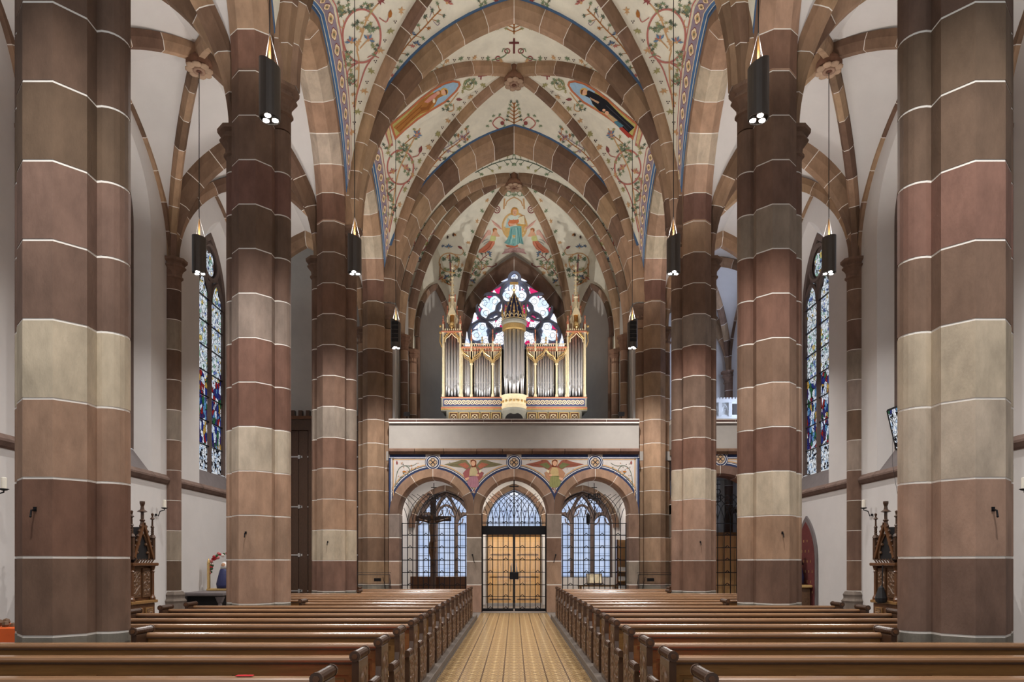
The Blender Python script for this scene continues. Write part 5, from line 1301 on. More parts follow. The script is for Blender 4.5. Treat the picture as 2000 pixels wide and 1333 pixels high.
# ---- spandrels of the gallery front
def spandrel(par, u0, u1, arches, ztop=4.76):
    Y = YW+.012
    base = Paint(Y)
    lims = []
    for i, (cx, S, H) in enumerate(arches):
        lo = u0 if i == 0 else (arches[i-1][0]+arches[i-1][1]+cx-S)/2
        hi = u1 if i == len(arches)-1 else (cx+S+arches[i+1][0]-arches[i+1][1])/2
        zc = SPR+H+.3+.19
        c = (S*S-H*H)/(2*S)/S
        for e in (-1, 1):
            h = Half((cx+e*S, Y, SPR), (cx, Y, SPR+H), c=c)
            for b0, b1, col in ((.29,.365,NAVY),(.365,.385,WHT),(.385,.405,NAVY),(.415,.45,C_OC)):
                n = 40
                for j in range(n):
                    q = [h.off(j/n, b0), h.off((j+1)/n, b0), h.off((j+1)/n, b1), h.off(j/n, b1)]
                    pts = [(min(max(v.x, lo+(.0 if b0 < .3 else .003)), hi), v.z) for v in q]
                    if all(abs(p[0]-lo) < .02 or abs(p[0]-hi) < .02 for p in pts) and b0 > .3: continue
                    if max(math.hypot(p[0]-cx, p[1]-zc) for p in pts) < .24 or max(p[1] for p in pts) > 4.74: continue
                    base.face(pts, col, 1)
        base.ell((cx, zc), .235, .235, NAVY, 3, 28); base.loop((cx, zc), .205, .205, .018, WHT, 4); base.ell((cx, zc), .155, .155, WHT, 4, 24)
        base.ell((cx, zc), .14, .14, srgb(190,170,150), 5, 24)
        for k in range(4):
            a = k*PI/2; base.loop((cx+.07*math.cos(a), zc+.07*math.sin(a)), .055, .055, .018, C_DK, 6); base.ell((cx+.07*math.cos(a), zc+.07*math.sin(a)), .03, .03, C_OC, 6, 8)
        base.ell((cx, zc), .03, .03, C_DK, 7, 8)
        lims.append((lo, hi, cx, zc))
    xs = [u0]+[c for _, _, c, _ in lims]+[u1]
    for a, b in zip(xs, xs[1:]):
        ga = .22 if a in [l[2] for l in lims] else 0; gb = .22 if b in [l[2] for l in lims] else 0
        for z0, z1, col in ((4.67,4.758,NAVY),(4.652,4.67,WHT),(4.635,4.652,NAVY),(4.595,4.625,C_OC)):
            x0, x1 = a+ga+(0 if ga else .1 if z0 < 4.6 else .02), b-gb-(0 if gb else .1 if z0 < 4.6 else .02); n = 6
            for j in range(n): base.face([(x0+(x1-x0)*j/n, z0), (x0+(x1-x0)*(j+1)/n, z0), (x0+(x1-x0)*(j+1)/n, z1), (x0+(x1-x0)*j/n, z1)], col, 2)
    for u, e in ((u0, 1), (u1, -1)):
        for d0, d1, col in ((0,.06,NAVY),(.06,.078,WHT),(.085,.1,NAVY),(.115,.145,C_OC)):
            base.face([(u+e*d0, 3.2+d0*1.4), (u+e*d1, 3.2+d1*1.4), (u+e*d1, 4.66), (u+e*d0, 4.66)], col, 2)
        v = Paint(Y); sx = lambda x: u+e*x
        v.line([(sx(.2),3.75),(sx(.22),4.1),(sx(.32),4.35),(sx(.5),4.42),(sx(.62),4.3),(sx(.55),4.15),(sx(.42),4.2)], .018, C_DG, 2); v.line([(sx(.24),3.85),(sx(.35),4.05),(sx(.45),4.1)], .014, C_DG, 2); v.line([(sx(.5),4.42),(sx(.7),4.42),(sx(.85),4.5)], .012, C_DG, 2); v.line([(sx(.6),4.28),(sx(.75),4.3),(sx(.82),4.38)], .012, C_DG, 2)
        for i in range(22):
            a = random.uniform(.2, .9); z = random.uniform(4.18 if a > .5 else 3.8+a*.5, 4.52)
            v.leaf((sx(a), z), random.uniform(.022,.034), random.uniform(0,6), random.choice([C_DG, C_DK, C_BR]), 3)
        v.bud((sx(.45), 4.24), .05, 0, C_BR, 4); v.bud((sx(.24), 4.5), .05, 1.6, C_DR, 4)
        v.build('painted_vines', par)
    base.build('painted_frame', par)
    return lims
WHT = srgb(228,226,226); NAVY = srgb(56,66,96)
spandrel(wb, -3.76, 3.76, NAVE_A); spandrel(wr, 4.74, 8.13, AIS_A)
# angels between the arches
ZA = lambda q, ox, oy: ((ox+q[0]/8-CXP)*YW/FPX, EYE+(HORZ-oy-q[1]/8)*YW/FPX)
def gal_angel(cx, flip, cols):
    a = Paint(YW+.012); X0 = 1315
    a.tf = lambda q: (lambda r: (cx+(r[0]-((760+X0/8-CXP)*YW/FPX))*(-1 if flip else 1), r[1]))(ZA(q, 760, 870))
    w1, w2, robe, dress, skirt = cols
    for e in (-1, 1):
        fx = lambda x: X0+e*(x-X0)
        a.poly([(fx(1340),340),(fx(1420),240),(fx(1480),222),(fx(1600),262),(fx(1775),300),(fx(1660),330),(fx(1560),345),(fx(1480),350),(fx(1400),400)], w1, 1)
        a.poly([(fx(1380),330),(fx(1440),270),(fx(1560),300),(fx(1500),330),(fx(1420),370)], w2, 2)
        for k in range(5): a.line([(fx(1420+k*50),285+k*4),(fx(1520+k*50),320-k*2)], .003, tuple(v*.6 for v in w1[:3])+(1,), 3)
    for k in range(40):
        x = random.uniform(860, 1770); z = random.uniform(225, 700)
        if abs(x-X0) < (760-z)*.78 and not (abs(x-X0) < 175): a.ell((x, z), 7, 7, C_DB, 1, 6)
    a.ell((X0-5,268), 60, 52, srgb(216,186,150), 3); a.poly([(1275,300),(1270,240),(1310,222),(1355,245),(1358,330),(1340,350),(1290,350)], srgb(120,64,46), 4)
    a.ell((X0-3,285), 34, 42, C_SK, 5); a.ell((X0-16,280), 4, 3, C_DK, 6, 6); a.ell((X0+11,280), 4, 3, C_DK, 6, 6); a.line([(X0-10,308),(X0+6,308)], .004, C_DR, 6); a.line([(X0-2,282),(X0-4,298)], .003, C_BR, 6)
    a.poly([(1265,350),(1360,345),(1420,400),(1475,430),(1450,500),(1390,560),(1340,520),(1230,540),(1190,560),(1150,440),(1200,380)], robe, 4)
    a.poly([(1275,350),(1350,345),(1385,420),(1365,480),(1250,490),(1255,400)], dress, 5)
    a.poly([(1245,480),(1370,480),(1395,560),(1400,640),(1340,668),(1250,650),(1215,590)], skirt, 5)
    for x in (1270, 1310, 1345): a.line([(x,490),(x+10,560),(x-5,650)], .005, tuple(v*.6 for v in skirt[:3])+(1,), 6)
    a.poly([(1180,520),(1240,500),(1250,525),(1200,560)], C_SK, 6); a.poly([(1395,400),(1430,380),(1445,410),(1410,440)], C_CR, 6); a.ell((1378,470), 26, 18, C_SK, 6, 8)
    for i in range(12): a.leaf((X0+random.uniform(-60,60)*(1-i*.06), 655+i*8), 16, random.uniform(0,6), random.choice([C_RD, C_DR, C_OC]), 4)
    a.build('painted_angel', wb, False)
gal_angel(-1.22, False, (srgb(128,120,90), srgb(180,110,90), srgb(160,96,96), srgb(196,180,140), srgb(176,128,140)))
gal_angel(1.22, True, (srgb(150,92,76), srgb(120,124,84), srgb(186,140,110), srgb(206,180,130), srgb(150,150,100)))
# ================================================================ PENDANT LAMPS
LAMP_MESH = {}
def pendant(label, x, y, zc, slant=1, louvre=False, lit=True, kd=1.0, ku=1.0, zb=7.35, h=.73):
    T = thing('pendant_lamp', label, 'lamp', (x, y, zb), 'tube lamps hanging in the church')
    r = .136; n = 24; sl = .06*slant
    ring = lambda rr, z, tilt: [(x+rr*math.cos(2*PI*i/n), y+rr*math.sin(2*PI*i/n), zb+z+tilt*math.cos(2*PI*i/n)) for i in range(n)]
    vs = ring(r, 0, 0)+ring(r, h, sl)+ring(r-.012, h, sl)+ring(r-.012, h-.14, 0)+ring(.004, h-.14, 0)
    fs = MB.rings(n, 5, cap=False); vs2 = ring(r-.012, .0, 0)+ring(r-.012, .05, 0)+ring(.004, .05, 0)
    m = MB().add(vs, fs); k = len(vs); m.add(vs2, MB.rings(n, 3, cap=False)); m.add(ring(r, 0, 0)+ring(r-.012, 0, 0), MB.rings(n, 2, cap=False))
    m.build('tube_body', GREYM, T, smooth=False)
    for i in range(3):
        t = 2*PI*i/3-PI/2
        c = (x+.07*math.cos(t), y+.07*math.sin(t), zb)
        MB().lathe([(.004,.04),(.04,.04),(.048,.012),(.048,.004),(.04,.004)], *c, 12).build('spotlight', STEEL, T)
        MB().lathe([(.002,.004),(.038,.004),(.038,-.002),(.03,-.006),(.002,-.007)], *c, 12).build('lens', BULB, T)
    MB().lathe([(.006,h-.13),(.016,h-.12),(.016,h+.3),(.01,h+.36),(.004,h+.38)], x, y, zb, 8).build('suspension_rod', BRASS, T)
    MB().tube([(x, y, zb+h+.3), (x, y, zc)], .008, 5).build('cable', BLACK, T)
    for a in (.5, 2.6, 4.7):
        MB().tube([(x+.115*math.cos(a), y+.115*math.sin(a), zb+h-.02), (x, y, zb+h+.42)], .003, 4).build('stay_wire', STEEL, T)
    if louvre:
        for i in range(5):
            MB().box(x-.09, x+.09, y-r-.012, y-r+.02, zb+.14+i*.115, zb+.22+i*.115).build('louvre', BLACK, T)
    if lit:
        spot('lamp_light', (x, y, zb-.03), LAMP_DOWN*kd, (0,0,0), math.radians(145), 1.0, (1,.965,.925), .06, T)
        spot('lamp_uplight', (x, y, zb+h+.02), LAMP_UP*ku, (PI,0,0), math.radians(150), .9, (1,.945,.88), .09, T)
    return T
rows = [((PY[0]+PY[1])/2, 'nearest', ' beside the second pillar'), ((PY[1]+PY[2])/2, 'middle', ' beside the third pillar'), ((PY[2]+PY[3])/2, 'farthest', ' beside the organ gallery')]
for i, (y, nm, wh) in enumerate(rows):
    for s, sd in ((-1,'left'),(1,'right')):
        pendant('%s tube lamp hanging on the %s side of the nave%s' % (nm, sd, wh), s*3.22, y, 13.1, slant=s, louvre=(i == 2))
for s, sd in ((-1,'left'),(1,'right')):
    pendant('tube lamp hanging in the %s side aisle before the stained glass' % sd, s*AXM, rows[1][0], 11.5, slant=s*.3, kd=.4, ku=.75)
    pendant('tube lamp hanging in the %s side aisle, mostly behind the near pillar' % sd, s*AXM, rows[0][0], 11.5, slant=s*.3, kd=.4, ku=.75)
    pendant('tube lamp hanging in the %s side aisle near the gallery, behind pillars' % sd, s*AXM, rows[2][0], 11.5, slant=s*.3, kd=.4, ku=.75)
    # the lamp of the bay beside the camera, outside the picture
    pendant('tube lamp over the front pews on the %s side' % sd, s*3.22, 4.2, 15.9, slant=s)
# ================================================================ PEWS
XB = 1.075
def relief(x, y0, y1, z0, z1, ny, nz, amp, seed, s):
    vs = []; fs = []
    for j in range(nz+1):
        for i in range(ny+1):
            u, v = i/ny, j/nz; e = min(u, 1-u, v*1.5, (1-v)*1.5)
            h = math.sin(9*v*PI+3*math.sin(u*5+seed))*math.cos(u*2.6*PI+2.2*math.sin(v*11+seed))+.55*math.sin(23*v+seed)*math.sin(u*9)
            h = max(-.8, min(1, h*1.6))*amp*min(1, e*9)
            vs.append((x-h, y0+(y1-y0)*u, z0+(z1-z0)*v))
    for j in range(nz):
        for i in range(ny):
            a = j*(ny+1)+i; fs.append((a, a+1, a+ny+2, a+ny+1))
    n = len(vs); back = [(x+.012, y, z) for _, y, z in vs]
    return MB().add(vs, fs)
def scroll(x, y0, y1, z, r, ridges):
    m = MB(); n = 12; pts = []; rs = []
    L = y1-y0
    for i in range(ridges*2+1):
        pts.append((x, y0+.015+(L-.03)*i/(ridges*2), z)); rs.append(r if i % 2 == 0 else r*.76)
    m.tube(pts, r, n, rs=rs)
    m.tube([(x, y0, z), (x, y0+.02, z)], r*1.08, n).tube([(x, y1-.02, z), (x, y1, z)], r*1.08, n)
    return m
def pew_template(xo, side):
    P = {}
    T = thing('pew'); par = T
    for xe, aisle in ((XB, True), (xo, False)):
        a, b = (xe, xe+.05) if aisle else (xe-.05, xe)
        e = MB().cbox(a, b, -.2, .09, .1, .82, .006).cbox(a+.002, b-.002, -.5, -.19, .1, .53, .006)
        e.prismX([(-.2,.53),(-.28,.53),(-.24,.57),(-.205,.66),(-.2,.66)], a+.004, b-.004)
        ep = e.build('bench_end', WOODD, par)
        scroll((a+b)/2, -.22, .11, .852, .036, 9).build('scroll_top', WOODD, ep)
        scroll((a+b)/2, -.53, -.24, .565, .034, 7).build('arm_scroll', WOODD, ep)
        MB().disc(((a+b)/2, -.228, .852), .02, .01, 6).build('rosette', WOODR, ep)
        if aisle:
            relief(XB-.001, -.165, .06, .16, .76, 16, 44, .011, 1.3, 1).build('carved_relief', WOODC, ep, smooth=False)
            relief(XB-.001, -.47, -.22, .15, .49, 14, 24, .010, 4.1, 1).build('carved_relief', WOODC, ep, smooth=False)
    x0, x1 = XB+.05, xo-.05
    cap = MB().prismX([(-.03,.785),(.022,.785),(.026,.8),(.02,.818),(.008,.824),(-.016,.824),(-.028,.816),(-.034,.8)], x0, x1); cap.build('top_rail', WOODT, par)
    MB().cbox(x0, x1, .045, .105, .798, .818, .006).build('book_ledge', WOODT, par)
    MB().box(x0, x1, -.03, .05, .77, .785).box(x0, x1, .0, .035, .7, .79).build('rail_moulding', WOODD, par)
    n = max(2, round((x1-x0)/1.05)); w = (x1-x0)/n
    br = MB().box(x0, x1, .012, .035, .3, .72)
    br.build('backrest', WOOD, par)
    MB().box(x0, x1, -.004, .013, .69, .765).build('backrest_rail', WOOD, par)
    for i in range(n+1):
        cx = x0+i*w; a = max(x0, cx-.07); b = min(x1, cx+.07)
        MB().box(a, b, -.004, .013, .36, .69).build('stile', WOOD, par)
    for i in range(n):
        MB().cbox(x0+i*w+.1, x0+(i+1)*w-.1, .002, .016, .38, .66, .008).build('backrest_panel', WOOD, par)
    MB().cbox(x0, x1, -.4, .0, .44, .47, .01).build('seat', WOOD, par)
    MB().box(x0, x1, -.36, -.34, .1, .44).build('seat_apron', WOODD, par)
    MB().cbox(x0, x1, .2, .34, .24, .27, .006).build('kneeler', WOODR, par)
    for x in (x0+.02, x1-.06): MB().box(x, x+.04, .03, .33, .1, .24).build('kneeler_bracket', WOODD, par)
    return T
def mirror_tree(o):
    for ch in list(o.children):
        mirror_tree(ch)
        if ch.type == 'MESH' and not ch.data.get('mir'):
            me = ch.data; me.transform(__import__('mathutils').Matrix.Scale(-1, 4, (1,0,0))); me.flip_normals(); me['mir'] = 1
ROWS = [(4.01,5.1),(4.93,5.1),(5.74,5.1),(6.62,3.6),(7.52,5.1),(8.3,5.1),(9.15,5.1),(10.0,5.1),(10.77,5.1),(11.62,3.6),(12.45,5.1),(13.3,5.1),(14.15,5.1),(15.0,5.1),(15.85,3.6),(16.7,4.0),(17.55,4.0)]
ORD = ['first','second','third','fourth','fifth','sixth','seventh','eighth','ninth','tenth','eleventh','twelfth','thirteenth','fourteenth','fifteenth','sixteenth','seventeenth']
for s, sd in ((1,'right'),(-1,'left')):
    tmpl = {}
    for k, (d, xo) in enumerate(ROWS):
        if xo not in tmpl:
            o = pew_template(xo, s)
            if s < 0: mirror_tree(o)
            tmpl[xo] = o
        else: o = copy_tree(tmpl[xo])
        o.location = (0, d, 0)
        extra = {3.6:'short beside pillar', 4.0:'short, by gallery', 5.1:'full length'}[xo]
        tag(o, 'carved oak pew, %s, %s of aisle, %s' % (ORD[k]+' row from the camera', sd, extra), 'pew', 'oak pews on the %s of the aisle' % sd)
# red seat cushions near the aisle
for k, s in ((1,-1),(2,-1),(3,1),(4,-1),(5,1),(7,1),(2,1)):
    d = ROWS[k][0]; a, b = sorted((s*1.15, s*1.75))
    c = MB().cbox(a, b, d-.38, d-.04, .472, .52, .02).build('seat_cushion', RED)
    tag(c, 'red seat cushion on the %s pew at the %s of the aisle' % (ORD[k], 'left' if s < 0 else 'right'), 'cushion', 'red cushions on the pews')
bk = MB().cbox(-1.66, -1.56, 4.06, 4.1, .823, .828, .002).build('hymn_slip', RED); tag(bk, 'small red and white slip lying on the front left pew ledge', 'slip')
# ================================================================ CONFESSIONALS
def confessional(s, label):
    T = thing('confessional', label, 'confessional', (s*7.7, 12.2, 0))
    X = lambda v: s*v
    bx = lambda x0, x1, y0, y1, z0, z1, c=.01: MB().cbox(min(s*x0,s*x1), max(s*x0,s*x1), y0, y1, z0, z1, c)
    bx(7.32, 8.12, 11.3, 13.85, 0, .74).build('base_cabinet', WOODR, T)
    bx(7.5, 8.1, 11.32, 13.8, .74, 1.45).build('body', WOODR, T)
    def arch_board(yc, S, z0, H, x0, x1, name, m=WOODD):
        out = arch_pts(yc, S, z0, H, 10); inn = arch_pts(yc, S-.16, z0, H-.16, 10)
        mb = MB(); n = len(out)
        for x in (x0, x1): mb.add([(s*x, u, z) for u, z in out]+[(s*x, u, z) for u, z in inn], [(i, i+1, n+i+1, n+i) for i in range(n-1)])
        loft(mb, [(s*x0, u, z) for u, z in out], [(s*x1, u, z) for u, z in out]); loft(mb, [(s*x0, u, z) for u, z in inn], [(s*x1, u, z) for u, z in inn])
        mb.build(name, m, T)
    MB().prismX(outline(12.55, .66, 1.45, 1.5, .82, 10), s*7.55, s*7.95).build('niche_back', BLACK, T)
    arch_board(12.55, .8, 1.5, 1.02, 7.35, 7.95, 'arched_hood', WOODR)
    for yc, nm in ((13.33, 'far'), (11.78, 'near')):
        y0, y1 = yc-.42, yc+.42
        bx(7.24, 7.55, y0, y1, 0, .7).build('plinth', WOODR, T)
        bx(7.2, 7.6, y0-.05, y1+.05, .7, .76).build('plinth_moulding', WOOD, T)
        bx(7.3, 7.55, y0+.06, y1-.06, .76, 1.44).build('carved_front', WOODR, T)
        for q in (-1, 1):
            dp = bx(7.27, 7.31, yc+q*.18-.14, yc+q*.18+.14, .82, 1.4).build('door_panel', WOODC, T)
            rl = relief(0, yc+q*.18-.12, yc+q*.18+.12, .86, 1.36, 12, 22, .012, 2+q, 1).xf(lambda v: Vector((s*(7.266+v.x), v.y, v.z))); rl.build('carved_relief', WOODC, dp)
            bp = bx(7.215, 7.24, yc+q*.18-.13, yc+q*.18+.13, .28, .62).build('base_panel', WOOD, T)
            relief(0, yc+q*.18-.1, yc+q*.18+.1, .3, .6, 10, 14, .01, 5+q, 1).xf(lambda v: Vector((s*(7.212+v.x), v.y, v.z))).build('carved_relief', WOODC, bp)
            yq = yc+q*.37
            MB().lathe([(.01,.76),(.06,.76),(.06,.8),(.045,.83),(.034,.86),(.034,1.3),(.05,1.33),(.036,1.35),(.06,1.44),(.01,1.44)], s*7.26, yq, 0, 10).build('column', WOODR, T, smooth=False)
            # flanking pinnacle
            pn = MB().cbox(min(s*7.22,s*7.3), max(s*7.22,s*7.3), yq-.04, yq+.04, 1.56, 2.0, .006)
            pn.lathe([(.005,2.0),(.075,2.0),(.05,2.05),(.03,2.06),(.028,2.2),(.045,2.21),(.02,2.24),(.018,2.36),(.05,2.38),(.015,2.42),(.03,2.48),(.004,2.5)], s*7.26, yq, 0, 6)
            for i in range(4): pn.ball((s*7.26, yq-.035, 2.08+i*.05), .016, 6, 4).ball((s*7.26, yq+.035, 2.08+i*.05), .016, 6, 4)
            pn.build('pinnacle', WOODD, T)
            # raking gable board with crockets
            MB().bar((s*7.24, yq-q*.03, 1.6), (s*7.24, yc, 2.28), .055).build('gable_board', WOODR, T)
            ck = MB()
            for i in range(6):
                t = (i+1)/7; ck.ball((s*7.24, (yq-q*.03)*(1-t)+yc*t+q*.06, 1.6+.68*t+.03), .028, 6, 4)
            ck.build('crockets', WOODD, T)
        bx(7.18, 7.6, y0-.04, y1+.04, 1.44, 1.5).build('cornice', WOODR, T)
        bal = MB()
        for i in range(7):
            yy = yc-.3+i*.1; bal.bar((s*7.22, yy-.04, 1.5), (s*7.22, yy+.05, 1.57), .02)
        bal.build('pierced_gallery', WOODD, T)
        MB().prismX([(yc-.33,1.55),(yc+.33,1.55),(yc+.2,1.88),(yc,2.2),(yc-.2,1.88)], s*7.275, s*7.45).build('gable_back', BLACK, T)
        tr = MB(); tr.tube([(s*7.26, u, z) for u, z in arch_pts(yc, .24, 1.58, .5, 8)], .02, 5)
        for a in (-.12, .12): tr.ball((s*7.26, yc+a, 1.86), .03, 6, 4).ball((s*7.26, yc+a*1.5, 1.7), .03, 6, 4)
        tr.build('trefoil_tracery', WOODC, T)
        MB().lathe([(.01,2.24),(.05,2.24),(.035,2.3),(.055,2.33),(.03,2.36),(.03,2.48),(.1,2.5),(.04,2.54),(.03,2.6),(.05,2.66),(.05,2.7),(.01,2.7)], s*7.26, yc, 0, 8).build('finial', WOODD, T)
    return T
confessional(-1, 'carved dark walnut confessional against the left aisle wall')
cR = confessional(1, 'carved dark walnut confessional against the right aisle wall, microphone bag on front')
bag = MB().lathe([(.005,1.06),(.05,1.02),(.08,.92),(.11,.82),(.1,.75),(.06,.72),(.005,.72)], 7.1, 13.2, 0, 10).tube([(7.12,13.2,1.04),(7.13,13.2,1.46)], .012, 5)
tag(bag.build('hanging_bag', BLACK), 'black bag hanging on the front of the right confessional', 'bag')
# ================================================================ CANDLE SCONCES
def sconce(x, y, z, s, label):
    T = thing('candle_sconce', label, 'sconce', (x, y, z), 'wall candle sconces')
    MB().tube([(x, y, z-.12), (x-s*.06, y, z-.16), (x-s*.1, y, z-.05), (x-s*.2, y, z-.02), (x-s*.2, y, z+.02)], .012, 6).ball((x-s*.01, y, z-.13), .03).build('bracket', IRON, T)
    MB().lathe([(.01,0),(.05,.01),(.075,.03),(.06,.035),(.01,.03)], x-s*.2, y, z, 12).build('drip_pan', IRON, T)
    MB().lathe([(.005,.03),(.04,.03),(.04,.2),(.03,.21),(.005,.21)], x-s*.2, y, z, 12).build('candle', CANDLE, T)
for s, sd in ((-1,'left'),(1,'right')):
    sconce(s*8.14, 15.5, 2.72, s, 'iron wall sconce with white candle between confessional and shaft, %s wall' % sd)
    sconce(s*8.14, 10.62, 2.62, s, 'iron wall sconce at the %s picture edge beside the near pillar' % sd)
# ================================================================ LEFT SIDE ALTAR AND SHRINE
T = thing('side_altar', 'dark stone altar table against the left aisle wall behind the pews', 'altar', (-7.7, 17.6, 0))
MB().cbox(-8.14, -7.15, 16.75, 18.7, .68, .77, .02).build('table_top', SILL, T)
MB().cbox(-8.1, -7.35, 16.95, 18.5, .0, .68, .02).build('altar_block', BLACK, T)
for y in (16.9, 18.5):
    MB().lathe([(.01,0),(.1,0),(.1,.06),(.05,.1),(.05,.5),(.07,.52),(.12,.66),(.01,.68)], -7.28, y, 0, 10).build('column', SILL, T)
T = thing('shrine', 'small gilded shrine with a dark robed figure on the left altar', 'shrine', (-7.62, 17.75, .77))
MB().cbox(-7.98, -7.2, 17.7, 18.05, .775, .83, .01).build('foot', GOLD, T)
for x in (-7.94, -7.26): MB().cbox(x-.03, x+.03, 17.72, 17.78, .83, 1.5, .006).lathe([(.005,1.5),(.045,1.5),(.03,1.56),(.005,1.62)], x, 17.75, 0, 8).build('post', GOLD, T)
MB().lathe([(.005,.83),(.17,.83),(.19,.95),(.13,1.2),(.1,1.32),(.045,1.37),(.005,1.38)], -7.6, 17.88, 0, 14).build('robe', OBLUE, T, smooth=True)
MB().ball((-7.6, 17.87, 1.43), .065, 12, 8, 1.2).build('head', mat('carved_skin', srgb(206,160,128), .6), T, smooth=True)
MB().lathe([(.005,1.53),(.06,1.51),(.085,1.44),(.1,1.34),(.06,1.36),(.005,1.5)], -7.6, 17.9, 0, 12).build('veil', WHITE, T, smooth=True)
FLR = [srgb(170,40,50), srgb(226,214,206), srgb(60,90,56), srgb(196,110,110)]
FLM = [mat('flower_%d' % i, c, .8, noise=.15, nscale=30) for i, c in enumerate(FLR)]
for i in range(34):
    a = random.uniform(.1, PI-.1); q = random.uniform(.36, .46)
    o = MB().ball((-7.6+q*1.0*math.cos(a)*.8, 17.8+random.uniform(-.03,.05), 1.18+q*math.sin(a)*1.35), random.uniform(.03,.05), 7, 5); o.build('rose', FLM[i % 4], T, smooth=True)
# ================================================================ RIGHT NICHE WITH PIETA
nr = thing('wall_niche', 'pointed dark red painted niche with grey border on the right aisle wall', 'niche', (8.13, 18.95, .2))
fr = MB(); A1 = outline(18.95, .68, .2, 1.55, 1.25, 10); A2 = outline(18.95, .56, .26, 1.55, 1.08, 10)
MB().prismX(A1, 8.1, 8.14).build('stone_border', SILL, nr)
MB().prismX(A2, 8.085, 8.11).build('painted_field', CARPET, nr)
for i in range(6):
    for j in range(5):
        u = 18.95-.45+j*.22+(i % 2)*.1; z = .7+i*.28
        if abs(u-18.95) < .5-.12*max(0, i-3): MB().box(8.078, 8.086, u-.012, u+.012, z-.035, z+.035).build('gold_fleck', GOLD, nr)
pl = thing('statue_plinth', 'gilded wooden plinth under the seated statue in the red niche', 'plinth', (7.78, 18.95, 0))
MB().cbox(7.5, 8.07, 18.45, 19.4, .82, .9, .02).build('top', GOLD, pl)
MB().cbox(7.58, 8.05, 18.55, 19.3, 0, .82, .03).build('body', WOODC, pl)
for y in (18.5, 19.35): MB().lathe([(.01,0),(.06,.0),(.05,.1),(.07,.4),(.04,.7),(.06,.82),(.01,.82)], 7.56, y, 0, 8).build('bracket', GOLD, pl)
pt = thing('statue', 'seated mourning figure in dark blue robe with body across the lap', 'statue', (7.78, 18.95, .9))
MB().tube([(7.78,18.95,.92),(7.77,18.95,1.1),(7.78,18.95,1.3),(7.8,18.95,1.5),(7.8,18.95,1.62)], .2, 14, rs=[.25,.27,.22,.16,.07]).build('robe', OBLUE, pt, smooth=True)
MB().ball((7.82, 18.95, 1.72), .085, 12, 8, 1.2).build('head', bpy.data.materials['carved_skin'], pt, smooth=True)
MB().tube([(7.82,18.95,1.45),(7.83,18.95,1.65),(7.83,18.95,1.8),(7.8,18.95,1.84)], .1, 12, rs=[.2,.13,.11,.04]).build('veil', BLACK, pt, smooth=True)
MB().tube([(7.62,18.45,1.32),(7.6,18.62,1.3),(7.56,18.85,1.2),(7.56,19.08,1.22),(7.55,19.2,1.3),(7.56,19.28,1.14),(7.55,19.32,1.04)], .08, 10, rs=[.06,.09,.11,.1,.07,.055,.04]).ball((7.62,18.4,1.36), .075, 10, 7).build('lying_figure', CANDLE, pt, smooth=True)
# ================================================================ ORANGE STAND AT THE LEFT EDGE
T = thing('display_stand', 'orange box with a carved brown wreath on top at the left edge', 'stand', (-6.2, 8.2, 0))
MB().cbox(-7.0, -5.55, 8.0, 8.6, 0, .74, .015).build('box', ORANGE, T)
w = MB()
for i in range(26): w.ball((-6.95+i*.055, 8.12+.05*math.sin(i*2.1), .77+.025*math.sin(i*1.3)), .045, 6, 4)
w.build('wreath', WOODC, T)
# ================================================================ UNDER THE GALLERY
T = thing('crucifix', 'large dark wooden crucifix standing behind the left gate', 'crucifix', (-2.6, 21.9, 0))
MB().cbox(-2.69, -2.51, 21.9, 22.0, 0, 3.52, .01).build('upright', WOODD, T)
MB().cbox(-3.16, -2.02, 21.88, 21.98, 2.84, 3.0, .01).build('crossbeam', WOODD, T)
fg = MB().tube([(-2.6,21.8,2.86),(-2.6,21.79,2.7),(-2.6,21.8,2.5),(-2.59,21.8,2.3),(-2.58,21.78,2.15)], .1, 10, rs=[.06,.12,.11,.09,.11])
for e in (-1, 1):
    fg.tube([(-2.6+e*.1,21.8,2.8),(-2.6+e*.27,21.82,2.84),(-2.6+e*.5,21.85,2.92)], .04, 8, rs=[.045,.035,.025])
    fg.tube([(-2.58+e*.05,21.78,2.16),(-2.6+e*.07,21.7,1.9),(-2.59+e*.03,21.8,1.6),(-2.59+e*.02,21.83,1.45)], .06, 8, rs=[.075,.06,.045,.03])
fg.ball((-2.6,21.77,2.98), .09, 10, 7, 1.15); fg.build('carved_figure', WOODC, T, smooth=True)
T = thing('bench', 'low brown wooden bench behind the left gate', 'bench', (-2.5, 22.4, 0))
MB().cbox(-3.42, -1.55, 22.5, 22.55, .5, 1.05, .01).build('backrest', WOODR, T)
MB().cbox(-3.42, -1.55, 22.15, 22.5, .42, .46, .01).build('seat', WOODR, T)
for x in (-3.4, -2.5, -1.62): MB().cbox(x, x+.06, 22.15, 22.55, 0, .42, .006).build('leg', WOODD, T)
T = thing('book_stand', 'open book on a wooden reading stand behind the right gate', 'lectern', (2.6, 21.9, 0))
MB().cbox(2.05, 3.3, 21.75, 22.3, .74, .79, .01).build('table_top', WOOD, T)
for x in (2.1, 3.2): MB().cbox(x, x+.06, 21.8, 22.25, 0, .74, .01).build('leg', WOOD, T)
MB().add([(2.32,21.85,.82),(2.84,21.85,.82),(2.84,22.0,1.16),(2.32,22.0,1.16),(2.32,21.88,.8),(2.84,21.88,.8),(2.84,22.03,1.14),(2.32,22.03,1.14)], [(0,1,2,3),(7,6,5,4),(0,4,5,1),(1,5,6,2),(2,6,7,3),(3,7,4,0)]).box(2.55,2.61,21.95,22.02,.79,1.0).build('easel', WOODD, T)
